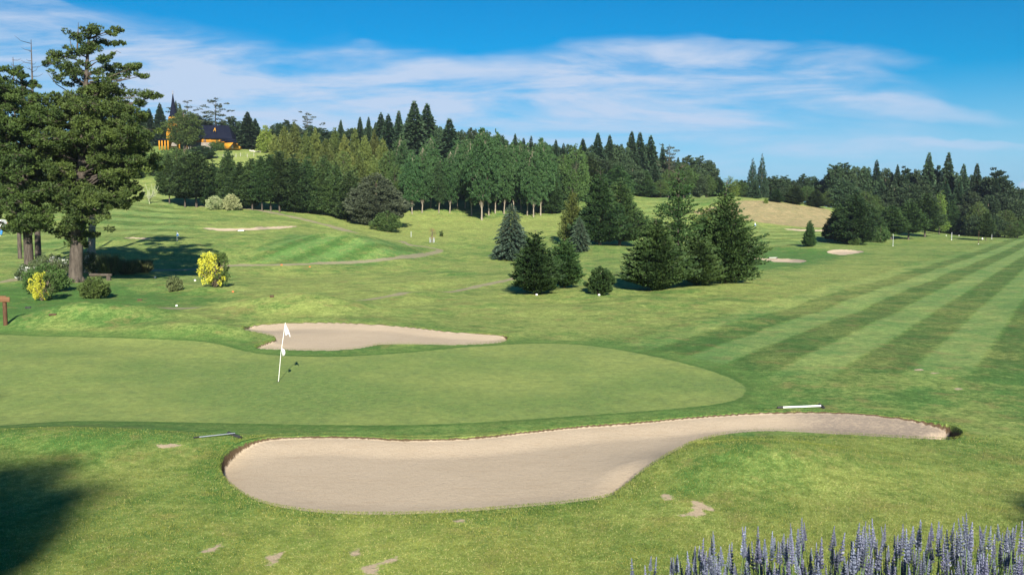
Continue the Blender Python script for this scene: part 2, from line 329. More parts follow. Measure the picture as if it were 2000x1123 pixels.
def submesh(name, sel, mat):
    q = QUADS[sel]; used, inv = np.unique(q.ravel(), return_inverse=True)
    return link(name, mesh(name, VERT[used], inv.reshape(-1, 4), None, mat, True, {k: a[used] for k, a in me_attr.items()}))

# ------------------------------------------------------------------ materials
def material(name):
    m_ = bpy.data.materials.new(name); m_.use_nodes = True; t = NT(m_.node_tree)
    b = t.n['Principled BSDF']; return m_, t, b
def ground_mat():
    m_, t, b = material('grass_and_sand')
    P = t.new('ShaderNodeTexCoord').outputs['Object']
    nb = t.noise(P, .06, 4, .6); nm = t.noise(P, .45, 4, .65); ns = t.noise(P, 3.2, 4, .7); nf = t.noise(P, 26, 3, .7); nx = t.noise(t.xyz(P, (1, 1, 1)), 9, 3, .75)
    dry_pale, lushv, st, gs = t.attr('dry'), t.attr('lush'), t.attr('stripe'), t.attr('green')
    yel = t.m('ADD', t.m('ADD', t.m('MULTIPLY', t.ss(nb, .36, .64), .48), t.m('MULTIPLY', t.ss(nm, .36, .64), .62)), t.m('MULTIPLY', t.m('SUBTRACT', t.ss(ns, .3, .7), .5), .45))
    yel = t.m('SUBTRACT', yel, lushv); yel = t.m('ADD', yel, t.m('MULTIPLY', dry_pale, t.ss(nm, .30, .62, .35, 1.25)), clamp=True)
    c = t.mix(yel, (.074, .176, .038), (.248, .308, .082))
    c = t.mix(t.m('MULTIPLY', t.ss(nx, .50, .74), t.m('ADD', .15, t.m('MULTIPLY', yel, .55))), c, (.36, .34, .13))
    c = t.mix(t.m('MULTIPLY', t.ss(ns, .60, .34), .45), c, (.062, .100, .020))
    tan_ = t.mix(t.ss(nm, .35, .65), (.35, .275, .145), (.25, .225, .11)); tan_ = t.mix(t.m('MULTIPLY', t.ss(ns, .4, .7), .5), tan_, (.20, .19, .085))
    c = t.mix(t.ss(dry_pale, .84, 1.0), c, tan_)
    # brown thin turf patches
    c = t.mix(t.m('MULTIPLY', t.ss(t.noise(t.xyz(P, (1, 1, 1)), .8, 5, .7), .52, .66), .52), c, (.200, .165, .062))
    fine = t.m('ADD', .80, t.m('MULTIPLY', t.ss(nf, .32, .68), .40)); fine = t.m('MULTIPLY', fine, t.m('ADD', .84, t.m('MULTIPLY', t.ss(nx, .33, .67), .32)))
    fine = t.m('MULTIPLY', fine, t.m('ADD', .86, t.m('MULTIPLY', t.ss(t.noise(P, 1.1, 5, .8), .36, .64), .28)))
    c = t.mix(1.0, c, t.comb(fine), 'MULTIPLY')
    c = t.mix(1.0, c, t.comb(t.m('ADD', 1.0, t.m('MULTIPLY', st, .52))), 'MULTIPLY')
    c = t.mix(t.m('MULTIPLY', t.ss(st, 0.02, .5), .30), c, (.215, .280, .115))
    # collar and putting green
    gj = t.m('ADD', gs, t.m('MULTIPLY', t.m('SUBTRACT', ns, .5), .25))
    col_ = t.mix(t.ss(ns, .3, .7), (.078, .168, .036), (.125, .200, .048))
    c = t.mix(t.m('MULTIPLY', t.ss(gj, -1.5, -1.1), .75), c, t.mix(1.0, col_, t.comb(fine), 'MULTIPLY'))
    gcol = t.mix(t.ss(t.noise(P, .16, 3, .5), .34, .66), (.132, .205, .054), (.225, .275, .076))
    gcol = t.mix(t.m('MULTIPLY', t.ss(t.noise(P, 1.6, 5, .75), .40, .70), .60), gcol, (.120, .175, .060))
    gf = t.m('MULTIPLY', t.m('ADD', .92, t.m('MULTIPLY', t.ss(nf, .32, .68), .16)), t.m('ADD', .89, t.m('MULTIPLY', t.ss(t.noise(P, 3.6, 5, .9), .40, .60), .26)))
    gcol = t.mix(t.m('MULTIPLY', t.ss(t.noise(P, 5.5, 4, .9), .50, .62), .45), gcol, (.27, .30, .085))
    c = t.mix(t.m('MULTIPLY', t.m('MULTIPLY', t.ss(gj, -.42, -.12), t.ss(gj, .08, -.02)), .45), c, (.045, .105, .022))
    c = t.mix(t.ss(gj, -.06, .04), c, t.mix(1.0, gcol, t.comb(gf), 'MULTIPLY'))
    # worn soil, path, sand
    nd = t.m('MULTIPLY', t.m('SUBTRACT', t.noise(P, 7, 4, .8), .5), .50)
    soil_ = t.mix(nf, (.30, .22, .14), (.58, .46, .33))
    c = t.mix(t.m('MULTIPLY', t.ss(t.m('ADD', t.attr('dirt'), nd), -.03, .05), .95), c, soil_)
    pj = t.m('ADD', t.attr('path'), t.m('MULTIPLY', t.m('SUBTRACT', t.noise(P, .9, 5, .75), .5), .7))
    pc = t.mix(t.noise(P, 2.5, 4, .7), (.17, .15, .09), (.38, .32, .23))
    c = t.mix(t.m('MULTIPLY', t.ss(pj, -.08, .22), .8), c, pc)
    sj = t.m('ADD', t.attr('sand'), t.m('MULTIPLY', t.m('SUBTRACT', t.noise(P, 6, 4, .75), .5), .10))
    earth = t.mix(t.noise(P, 14, 3, .7), (.035, .024, .014), (.17, .115, .065))
    c = t.mix(t.ss(sj, .0, .025), c, earth)
    sc = t.mix(t.noise(P, .7, 4, .6), (.405, .325, .230), (.475, .388, .285))
    sc = t.mix(t.m('MULTIPLY', t.ss(t.noise(P, 11, 5, .8), .50, .74), .50), sc, (.27, .20, .135))
    sc = t.mix(t.m('MULTIPLY', t.ss(t.noise(t.xyz(P, (.35, 2.2, 1)), 3, 4, .7), .52, .70), .34), sc, (.34, .25, .165))
    sc = t.mix(1.0, sc, t.comb(t.m('ADD', .88, t.m('MULTIPLY', nf, .24))), 'MULTIPLY')
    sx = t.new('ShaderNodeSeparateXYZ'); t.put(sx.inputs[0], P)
    dark_end = t.m('MULTIPLY', t.ss(t.m('ADD', sx.outputs[0], t.m('MULTIPLY', t.noise(P, 1.5, 3), 1.5)), 8.2, 10.2), t.ss(sx.outputs[1], 40, 34))  # darker sand towards the right end of the near bunker
    sc = t.mix(t.m('MULTIPLY', dark_end, t.ss(t.noise(P, 7, 4, .8), .30, .62, .25, .95)), sc, (.25, .205, .165))
    sc = t.mix(t.m('MULTIPLY', t.ss(t.noise(P, 34, 2, .8), .60, .70), .35), sc, (.18, .13, .09))
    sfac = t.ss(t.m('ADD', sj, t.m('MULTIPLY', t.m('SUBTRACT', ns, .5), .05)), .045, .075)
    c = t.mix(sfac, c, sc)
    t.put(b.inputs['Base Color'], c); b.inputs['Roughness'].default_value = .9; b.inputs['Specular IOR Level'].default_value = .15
    h = t.m('ADD', t.m('MULTIPLY', nf, .5), t.m('ADD', t.m('MULTIPLY', nx, .5), t.m('MULTIPLY', ns, .5)))
    amt = t.m('MULTIPLY', t.ss(gj, -.1, .1, 1, .25), t.m('SUBTRACT', 1, t.m('MULTIPLY', sfac, .35)))
    bp = t.new('ShaderNodeBump'); bp.inputs['Distance'].default_value = .10; t.put(bp.inputs['Strength'], t.m('MULTIPLY', amt, .55)); t.put(bp.inputs['Height'], h)
    t.put(b.inputs['Normal'], bp.outputs[0])
    return m_
def _comb(s, v):
    n = s.new('ShaderNodeCombineColor')
    for i in range(3): s.put(n.inputs[i], v)
    return n.outputs[0]
NT.comb = _comb
M_GROUND = ground_mat()
def leaf_mat(name, a, b_, var=.32, trans=.15, nscale=.5, hue=.018, tip=None):
    m_, t, b = material(name)
    P = t.new('ShaderNodeTexCoord').outputs['Object']; oi = t.new('ShaderNodeObjectInfo').outputs['Random']
    n1 = t.noise(P, nscale, 3, .6); tone = t.attr('tone')
    f = t.m('ADD', t.m('MULTIPLY', t.ss(n1, .3, .7), .45), t.m('MULTIPLY', tone, .55), clamp=True)
    c = t.mix(f, a, b_)
    if tip: c = t.mix(t.ss(tone, .80, .95), c, tip)
    h = t.new('ShaderNodeHueSaturation'); t.put(h.inputs['Color'], c)
    t.put(h.inputs['Value'], t.m('ADD', 1 - var, t.m('MULTIPLY', oi, 2 * var)))
    rnd = t.m('FRACT', t.m('MULTIPLY', oi, 17.31)); t.put(h.inputs['Hue'], t.m('ADD', .5 - hue, t.m('MULTIPLY', rnd, 2 * hue)))
    col_ = h.outputs[0]
    t.put(b.inputs['Base Color'], col_); b.inputs['Roughness'].default_value = .65; b.inputs['Specular IOR Level'].default_value = .25
    tr = t.new('ShaderNodeBsdfTranslucent'); t.put(tr.inputs[0], col_); mx = t.new('ShaderNodeMixShader'); mx.inputs[0].default_value = trans
    t.l.new(b.outputs[0], mx.inputs[1]); t.l.new(tr.outputs[0], mx.inputs[2]); t.l.new(mx.outputs[0], t.n['Material Output'].inputs[0])
    return m_
def flat_mat(name, a, b_=None, scale=6, rough=.8, stretch=(1, 1, 1), bump=.0, metal=0, spec=.3):
    m_, t, b = material(name); P = t.new('ShaderNodeTexCoord').outputs['Object']
    n = t.noise(t.xyz(P, stretch), scale, 4, .65)
    t.put(b.inputs['Base Color'], t.mix(t.ss(n, .3, .7), a, b_ or tuple(x * .75 for x in a)))
    b.inputs['Roughness'].default_value = rough; b.inputs['Metallic'].default_value = metal; b.inputs['Specular IOR Level'].default_value = spec
    if bump:
        bp = t.new('ShaderNodeBump'); bp.inputs['Distance'].default_value = bump; t.put(bp.inputs['Height'], n); t.put(b.inputs['Normal'], bp.outputs[0])
    return m_
L = {
 'beech': leaf_mat('beech_leaf', (.015, .040, .013), (.052, .092, .023)),
 'olive': leaf_mat('cypress_leaf', (.046, .072, .017), (.115, .142, .032)),
 'poplar': leaf_mat('poplar_leaf', (.020, .055, .018), (.048, .102, .030), hue=.008),
 'spruce': leaf_mat('spruce_needle', (.026, .060, .030), (.060, .108, .048)),
 'blue': leaf_mat('blue_spruce_needle', (.040, .076, .046), (.100, .152, .100), var=.05),
 'dark': leaf_mat('dark_leaf', (.022, .045, .020), (.048, .080, .032)),
 'pine': leaf_mat('pine_needle', (.020, .042, .011), (.100, .138, .028), nscale=.35, var=.06),
 'grey': leaf_mat('grey_leaf', (.042, .056, .032), (.088, .104, .058), var=.05),
 'lime': leaf_mat('lime_leaf', (.090, .150, .025), (.190, .260, .045), var=.08),
 'bush': leaf_mat('bush_leaf', (.040, .080, .020), (.090, .140, .035), var=.12),
 'yellow': leaf_mat('yellow_flower_leaf', (.30, .32, .030), (.68, .62, .075), var=.05, nscale=2),
 'cream': leaf_mat('cream_blossom_leaf', (.13, .18, .06), (.45, .47, .25), var=.05, nscale=1.2),
 'white': leaf_mat('white_blossom_leaf', (.06, .10, .04), (.12, .16, .07), var=.05, nscale=1.2, tip=(.72, .74, .72)),
 'reed': leaf_mat('reed_leaf', (.060, .085, .030), (.13, .15, .06), var=.1),
 'grass': leaf_mat('grass_blade', (.075, .150, .022), (.245, .260, .055), var=.0, nscale=1.3, tip=(.46, .42, .17)),
 'stem': leaf_mat('lavender_leaf', (.08, .15, .045), (.20, .30, .11), var=.1, nscale=3),
 'bloom': leaf_mat('lavender_bloom', (.11, .125, .205), (.26, .28, .385), var=.22, nscale=40, hue=.02, tip=(.34, .36, .44)),
}
BARK = {'brown': flat_mat('brown_bark', (.10, .075, .052), (.20, .16, .12), 5, .95, (1, 1, .2), .03),
        'pale': flat_mat('pale_bark', (.18, .15, .115), (.31, .27, .215), 4, .9, (1, 1, .3), .02),
        'grey': flat_mat('grey_bark', (.042, .034, .028), (.105, .088, .072), 5, .95, (1, 1, .22), .04)}

# ------------------------------------------------------------------ ground objects
QS = QUADS[:, 0]
qb = bid[QUADS].max(1) * (sand[QUADS].max(1) > .0); qp = pid[QUADS].max(1) * (pth[QUADS].max(1) > .05); qg = (GSD[QUADS].mean(1) > 0)
qp[qb > 0] = 0; qg[(qb > 0) | (qp > 0)] = False
g_ = submesh('ground', (qb == 0) & (qp == 0) & ~qg, M_GROUND); tag(g_, 'wide rolling golf course turf with mown stripes and dry patches', 'ground', kind='structure')
g_ = submesh('putting_green', qg, M_GROUND); tag(g_, 'smooth pale putting green round the near flagstick', 'putting green', kind='structure')
for k, (P, dep, lab) in enumerate(BP):
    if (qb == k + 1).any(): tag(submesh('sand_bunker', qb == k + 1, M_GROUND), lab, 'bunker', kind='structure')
for k, (P, wd, lab) in enumerate(PP):
    if (qp == k + 1).any(): tag(submesh('path', qp == k + 1, M_GROUND), lab, 'path', kind='structure')
def gz(x, y): return float(hbase(np.array([x]), np.array([y]))[0]) + LIFT
def ground_z(X, Y):                          # with the bunkers
    X = np.asarray(X, float); Y = np.asarray(Y, float); Z = hbase(X, Y) + LIFT
    for k, (P, dep, lab) in enumerate(BP[:2]):
        s = sdf(P, X, Y); Z += np.where(s > 0, -.12 * smooth(s, 0, .07) - (dep - .12) * smooth(s, .0, 1.3), .05 * np.exp(-(s / .35) ** 2))
    return Z
# distant blue mountain, hidden but for its top
hx, hy = [], []
def mountain():
    n = 60; xs = np.linspace(-1, 1, n); V = []; Q = []
    cx = (1500 - 1000) / F * 900
    for j in range(12):
        for i in range(n):
            k = j / 11; h = 47 * (np.exp(-((xs[i] - .06) / .34) ** 2) * .92 + .10 * sin(9 * xs[i]) * (1 - xs[i] ** 2) + .03 * sin(31 * xs[i])) * sin(pi * k) ** .8
            V.append((cx + xs[i] * 126, 870 + 90 * k, -12 + CAMZ + max(h, 0) + (7 if 0 < j < 11 else 0)))
    for j in range(11):
        for i in range(n - 1): a = j * n + i; Q.append((a, a + 1, a + n + 1, a + n))
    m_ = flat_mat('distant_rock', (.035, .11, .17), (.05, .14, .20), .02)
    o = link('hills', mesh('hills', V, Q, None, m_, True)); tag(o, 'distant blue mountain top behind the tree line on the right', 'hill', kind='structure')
mountain()
# ------------------------------------------------------------------ plant builders
def tube(pts, rad, n=6):
    pts = np.array(pts, float); V = []; Q = []
    for i, p in enumerate(pts):
        d = pts[min(i + 1, len(pts) - 1)] - pts[max(i - 1, 0)]; d /= np.linalg.norm(d) + 1e-9
        a = np.cross(d, (0, 0, 1) if abs(d[2]) < .9 else (1, 0, 0)); a /= np.linalg.norm(a); b = np.cross(d, a)
        for k in range(n): t = 2 * pi * k / n; V.append(p + rad[i] * (cos(t) * a + sin(t) * b))
    for i in range(len(pts) - 1):
        for k in range(n): Q.append((i * n + k, i * n + (k + 1) % n, (i + 1) * n + (k + 1) % n, (i + 1) * n + k))
    base = (len(pts) - 1) * n
    if n == 4: Q += [(base, base + 1, base + 2, base + 3), (3, 2, 1, 0)]
    else:
        m = n // 2
        Q += [(base, base + 1, base + 2, base + 3)] + ([(base, base + 3, base + 4, base + 5)] if n >= 6 else [])
    return np.array(V), np.array(Q)
class Geo:
    def __init__(s): s.V = []; s.Q = []; s.T = []; s.n = 0
    def add(s, V, Q, tone=0.5):
        s.V.append(V); s.Q.append(np.asarray(Q) + s.n); s.n += len(V); s.T.append(np.broadcast_to(tone, (len(V),)))
    def tube(s, pts, rad, n=6): s.add(*tube(pts, rad, n))
    def cards(s, C, A, S, L_, W_, tone):     # pointed leaf blades
        k = len(C); L_ = np.broadcast_to(L_, (k,))[:, None]; W_ = np.broadcast_to(W_, (k,))[:, None]
        V = np.stack([C, C + A * L_ * .45 + S * W_ * .5, C + A * L_, C + A * L_ * .45 - S * W_ * .5], 1).reshape(-1, 3)
        s.add(V, np.arange(4 * k).reshape(-1, 4), np.repeat(np.broadcast_to(tone, (k,)), 4))
    def mesh(s, name, mat, smooth_=False):
        return mesh(name, np.concatenate(s.V), np.concatenate(s.Q), None, mat, smooth_, {'tone': np.concatenate(s.T)})
def unit(v): return v / (np.linalg.norm(v, axis=-1, keepdims=True) + 1e-9)
def fill(g, rg, c, axes, n, A0, spread, L_, W_, tone, hollow=.35):
    """n leaves in an ellipsoid at c; axes rows are its three half axes, A0 the leaf direction"""
    d = unit(rg.normal(size=(n, 3))); r = (hollow + (1 - hollow) * rg.rand(n)) ** .6; q = (d * r[:, None]) @ axes
    A = unit(A0 + d @ unit(axes) * .7 + rg.normal(size=(n, 3)) * spread); S = unit(np.cross(A, rg.normal(size=(n, 3))))
    sz = rg.uniform(.7, 1.3, n)
    g.cards(c + q - A * L_ * .4 * sz[:, None], A, S, L_ * sz, W_ * sz, np.clip(tone + rg.uniform(-.12, .12, n), 0, 1))
def trunk(g, H, r0, rg, top=1.0, lean=.02, n=7, base=0):
    k = 8; z = np.linspace(base, H * top, k); off = np.cumsum(rg.normal(size=(k, 2)) * lean * H / k, 0); off[0] = 0
    P = np.column_stack([off, z]); rad = r0 * (1 - .88 * (z / H)) ; rad[0] *= 1.35; rad = np.maximum(rad, .02)
    P[0, 2] -= .4; g.tube(P, rad, n); return lambda zz: np.array([np.interp(zz, z, P[:, 0]), np.interp(zz, z, P[:, 1]), zz])
def tree_leafy(seed, H, prof, z0, ncl, axes, leaf, nleaf, up, elev, r0, flat=False, spread=.5, tone=(.2, .8), shell=(.45, 1.0), bare=0, wob=.2, branch=True, lean=.02, top=.97):
    """crown of leaf clumps held by branches; prof(t) = crown radius at relative height, axes = clump half axes (out, across, up)"""
    rg = np.random.RandomState(seed); gt, gc = Geo(), Geo(); ax = trunk(gt, H, r0, rg, top, lean)
    lob = rg.uniform(0, 6.28, 4)
    ts = np.linspace(0, 1, 200); prof_, prof = prof, (lambda t: max(0.0, prof_(t))); wts = np.array([prof(t) for t in ts]) ** 1.3 + .01; cdf = np.cumsum(wts) / wts.sum()
    for i in range(ncl):
        t = np.interp((i + rg.rand()) / ncl, cdf, ts); az = i * 2.39996 + rg.uniform(-.5, .5)
        rr_ = prof(t) * (1 + wob * sin(2 * az + lob[0] + 5 * t) + wob * .7 * sin(3 * az + lob[1] - 7 * t)) * rg.uniform(*shell)
        z = z0 + (H - z0) * t; el = elev * (.5 + rg.rand()); e = np.array([cos(az) * cos(el), sin(az) * cos(el), sin(el)])
        across = np.array([-sin(az), cos(az), 0]); upv = np.cross(e, across); c0 = ax(min(max(z - rr_ * tan(el) * .8, z0 * .5), H * .97)); c = ax(z) + np.array([cos(az) * rr_, sin(az) * rr_, 0])
        if branch and i % 2 == 0 and rr_ > .1 * H * .3: gt.tube([c0, (c0 + c) / 2 + (0, 0, .04 * rr_), c], [r0 * .28 * (1 - .6 * t), r0 * .16, .012], 4)
        sc = rg.uniform(.7, 1.25) * (1 - .45 * t ** 2); A = np.stack([e * axes[0], across * axes[1], upv * axes[2]]) * sc
        fill(gc, rg, c, A, int(nleaf * sc ** 1.5), e * (1 - up) + np.array([0, 0, up]), spread, leaf, leaf * .5, rg.uniform(*tone))
    for i in range(bare):
        z = H * rg.uniform(.45, 1); az = rg.rand() * 6.28; l = .1 * H * rg.rand(); p = ax(z); gt.tube([p, p + (cos(az) * l, sin(az) * l, l * .6)], [.05, .012], 4)
    return gt, gc
def tree_spruce(seed, H, R, z0=.4, gap=.5, nb=12, leaf=.5, droop=.25, up=.15, power=.9, dens=14, r0=None, tone=(.2, .8), gapy=.1, wl=.42):
    rg = np.random.RandomState(seed); gt, gc = Geo(), Geo(); r0 = r0 or H * .018; ax = trunk(gt, H, r0, rg, 1.0, .006)
    z = z0
    while z < H * .985:
        t = (z - z0) / (H - z0); l0 = R * (1 - t) ** power * (1 - .25 * np.exp(-t * 14)); lf = leaf * (1 - .62 * t); k = max(4, int(nb * (1 - .5 * t)))
        a0 = rg.rand() * 6.28; lvl = rg.uniform(.85, 1.12)
        for i in range(k):
            if rg.rand() < gapy: continue
            az = a0 + 6.283 * i / k + rg.uniform(-.2, .2); l = l0 * lvl * rg.uniform(.62, 1.18) + .06; n = max(4, int(dens * (l / R) * 2 + 3))
            s = rg.rand(n) ** .7; s = .12 + .88 * s; e = np.array([cos(az), sin(az), 0]); acr = np.array([-sin(az), cos(az), 0])
            zz = l * (up * s - droop * s ** 2); C = ax(z) + e * (l * s)[:, None]; C[:, 2] += zz + rg.normal(size=n) * .02 * l
            side = rg.choice([-1, 1], n) * rg.uniform(.2, 1.1, n)
            A = unit(e + acr * side[:, None] + np.array([0, 0, 1]) * rg.uniform(-.35, .25, n)[:, None]); S = unit(np.cross(A, np.array([0, 0, .5]) + rg.normal(size=(n, 3))))
            ll = lf * rg.uniform(.7, 1.3, n) * (1.1 - .45 * s); gc.cards(C, A, S, ll, ll * wl, np.clip(rg.uniform(*tone) + rg.uniform(-.15, .15, n), 0, 1))
            if l > .35 * R: gt.tube([ax(z), ax(z) + e * l * .9 + (0, 0, l * (up - droop) * .8)], [r0 * .18, .01], 4)
        z += gap * rg.uniform(.8, 1.2) * (1 - .55 * t)
    n = 14; A = unit(np.column_stack([rg.normal(size=(n, 2)) * .3, np.ones(n)])); gc.cards(np.tile(ax(H * .97), (n, 1)), A, unit(np.cross(A, rg.normal(size=(n, 3)))), leaf * .8, leaf * .14, .5)
    return gt, gc
def p_cone(R, e=.8, low=.1): return lambda t: R * min(1, .55 + t / low * .45) * (1 - t) ** e
def p_fan(R): return lambda t: R * (min(1, .6 + t * 3.0) if t < .13 else max(0, 1 - (t - .13) / .87) ** .95)
def p_egg(R, m=.4): return lambda t: R * max(0, (sin(pi * min(1, (t / m) * .5 if t < m else .5 + .5 * (t - m) / (1 - m)))) ** .75)
def p_beech(R): return lambda t: R * (min(1, .62 + t * 3.0) if t < .13 else 1.0 * max(0, 1 - ((t - .13) / .87) ** 1.25) ** .95)
def p_pop(R): return lambda t: R * min(1, .30 + t * 1.7) * (1 - max(0, t - .38) / .62) ** .85
def p_col(R): return lambda t: R * (1 - t ** 1.15) ** .9
KINDS = {}
def kind(key, gts, mat, bark, H, R):
    KINDS[key] = [(gt.mesh(key + '_trunk', BARK[bark], True), gc.mesh(key + '_crown', L[mat]), H, R) for gt, gc in gts]
kind('beech', [tree_leafy(s, 15, p_beech(4.6), 1.0, 330, (1.7, 1.1, .42), .55, 80, .05, .10, .22, spread=.45, bare=8) for s in (1, 2, 3, 4)], 'beech', 'grey', 15, 4.6)
kind('beechhigh', [tree_leafy(s, 15, p_beech(4.2), 3.0, 300, (1.7, 1.1, .42), .55, 80, .05, .10, .22, spread=.45, bare=8) for s in (5, 6)], 'beech', 'grey', 15, 4.2)
kind('olive', [tree_leafy(s, 15, p_cone(3.6, .72), .6, 280, (.8, .7, 1.3), .55, 80, .55, .7, .2, spread=.4, branch=False, wob=.28) for s in (11, 12, 13)], 'olive', 'brown', 15, 3.6)
kind('poplar', [tree_leafy(s, 19, p_pop(3.0), 4.2, 300, (.5, .5, 2.2), .5, 85, .85, 1.25, .18, spread=.35, wob=.35, lean=.06) for s in (21, 22, 23)], 'poplar', 'pale', 19, 3.6)
kind('spruce', [tree_spruce(s, 16, 3.7, .5, .44, 16, 1.15, .32, .14, .85, 30, wl=.6) for s in (31, 32, 33)], 'spruce', 'brown', 16, 3.7)
kind('slim', [tree_spruce(s, 16, 2.2, .5, .42, 14, .95, .40, .12, .85, 26, wl=.6) for s in (35, 36)], 'spruce', 'brown', 16, 2.2)
kind('dark', [tree_leafy(s, 12, p_egg(4.6, .42), .6, 230, (1.2, 1.1, .8), .6, 80, .25, .3, .25, spread=.7, branch=False, wob=.22) for s in (41, 42, 43)], 'dark', 'brown', 12, 4.6)
kind('pine', [tree_leafy(s, 16, (lambda t: 3.9 * (.25 + .75 * sin(pi * min(1, t * .8 + .25)))), 5.5, 90, (1.5, 1.3, .6), .6, 120, .5, .25, .22, spread=.8, wob=.35, tone=(.1, .8), top=.95) for s in (51, 52, 53)], 'dark', 'grey', 16, 3.9)
kind('openpine', [tree_leafy(s, 17, (lambda t: 3.6 * (.35 + .65 * sin(pi * min(1, t * .75 + .2)))), 7.5, 26, (1.1, .9, .4), .42, 70, .5, .25, .20, spread=.8, wob=.45, bare=22, top=.98) for s in (55, 56)], 'grey', 'grey', 17, 3.6)
kind('sequoia', [tree_leafy(s, 20, p_col(3.5), .8, 330, (.7, .6, .55), .42, 46, .4, .5, .3, spread=.6, branch=False, wob=.08) for s in (61,)], 'spruce', 'brown', 20, 3.5)
kind('grey', [tree_leafy(71, 12, p_egg(6.6, .36), .2, 480, (1.4, 1.2, .45), .5, 80, .1, .1, .25, spread=.5, branch=False, wob=.12)], 'grey', 'brown', 12, 6.6)
kind('lime', [tree_leafy(s, 9, p_cone(3.0, .6), .3, 150, (.7, .7, .8), .4, 60, .4, .5, .15, spread=.6, branch=False) for s in (81,)], 'lime', 'brown', 9, 3.0)
kind('larch', [tree_leafy(s, 15, p_cone(3.6, .6), 1.5, 140, (1.2, .8, .5), .36, 55, .1, .25, .2, spread=.6, wob=.25, bare=20) for s in (85,)], 'lime', 'grey', 15, 3.6)
kind('birch', [tree_leafy(s, 13, p_egg(3.6, .4), 1.5, 170, (.9, .8, .8), .36, 58, .2, .5, .15, spread=.7) for s in (87, 88)], 'bush', 'grey', 13, 3.6)
kind('shrub', [tree_leafy(s, 3, p_egg(1.7, .4), .05, 70, (.42, .4, .38), .2, 60, .35, .5, .06, spread=.6, branch=False, wob=.15) for s in (91, 92)], 'bush', 'brown', 3, 1.7)
def plant(kindkey, name, label, cat, group, x, y, H, Wd, idx=0, rot=None, parts=('trunk', 'crown'), ws=1.0, sink=.1):
    pr = KINDS[kindkey]; tm, cm, h0, r0 = pr[idx % len(pr)]
    o = bpy.data.objects.new(name, None); COL.objects.link(o); o.empty_display_size = .3
    o.location = (x, y, gz(x, y) - sink); o.rotation_euler = (0, 0, rot if rot is not None else random.random() * 6.28)
    o.scale = (Wd / 2 / r0 * ws, Wd / 2 / r0 * ws, H / h0)
    tag(o, label, cat, group)
    link(parts[0], tm, o); link(parts[1], cm, o)
    return o
def single(name, gt, gc, mat, bark, x, y, label, cat, group=None, parts=('trunk', 'crown'), rot=0, scale=1, sink=.05):
    o = bpy.data.objects.new(name, None); COL.objects.link(o); o.empty_display_size = .3
    o.location = (x, y, gz(x, y) - sink); o.rotation_euler = (0, 0, rot); o.scale = (scale,) * 3; tag(o, label, cat, group)
    if gt is not None: link(parts[0], gt.mesh(parts[0], BARK[bark], True), o)
    link(parts[1], gc.mesh(parts[1], L[mat]), o); return o
random.seed(4)
ORD = ['first', 'second', 'third', 'fourth', 'fifth', 'sixth', 'seventh', 'eighth', 'ninth', 'tenth', 'eleventh', 'twelfth', 'thirteenth', 'fourteenth', 'fifteenth', 'sixteenth', 'seventeenth', 'eighteenth', 'nineteenth', 'twentieth', 'twenty-first', 'twenty-second', 'twenty-third', 'twenty-fourth', 'twenty-fifth', 'twenty-sixth', 'twenty-seventh', 'twenty-eighth', 'twenty-ninth', 'thirtieth', 'thirty-first', 'thirty-second', 'thirty-third', 'thirty-fourth', 'thirty-fifth', 'thirty-sixth', 'thirty-seventh', 'thirty-eighth', 'thirty-ninth', 'fortieth']
LOOK = {'beechhigh': ('beech_tree', 'bare-trunked dark tree', 'tree'), 'beech': ('beech_tree', 'broad dark green tree', 'tree'), 'olive': ('cypress_tree', 'yellow-green cypress', 'tree'), 'poplar': ('poplar_tree', 'upright poplar with pale trunk', 'tree'),
        'spruce': ('spruce_tree', 'dark pointed spruce', 'tree'), 'slim': ('spruce_tree', 'slim pointed spruce', 'tree'), 'dark': ('broadleaf_tree', 'rounded dark tree', 'tree'), 'pine': ('pine_tree', 'clumpy dark pine', 'tree'),
        'openpine': ('pine_tree', 'thin open pine', 'tree'), 'sequoia': ('sequoia_tree', 'narrow cone tree', 'tree'), 'birch': ('broadleaf_tree', 'leafy mid-green tree', 'tree'), 'lime': ('broadleaf_tree', 'bright light green tree', 'tree'),
        'larch': ('larch_tree', 'light yellow-green tree', 'tree'), 'grey': ('broadleaf_tree', 'large grey-green tree', 'tree')}
def row(where, group, items):
    """items: (kind, u, v or -distance, v_top, width px); the label counts from the left within the row"""
    items = sorted(items, key=lambda q: q[1])
    for i, (k, u, vb, vt, wp) in enumerate(items):
        if vb < 0:
            D = -vb; x = ray(u, 400)[0] * D; y = D
        else: x, y = at(u, vb, 120)
        z = gz(x, y) - CAMZ; H = ray(u, vt)[1] * y - z
        Wd = wp / F * y; nm, lk, ct = LOOK[k]
        plant(k, nm, '%s, %s from the left %s' % (lk, ORD[i], where), ct, group, x, y, max(H, 2), Wd, i + int(u))
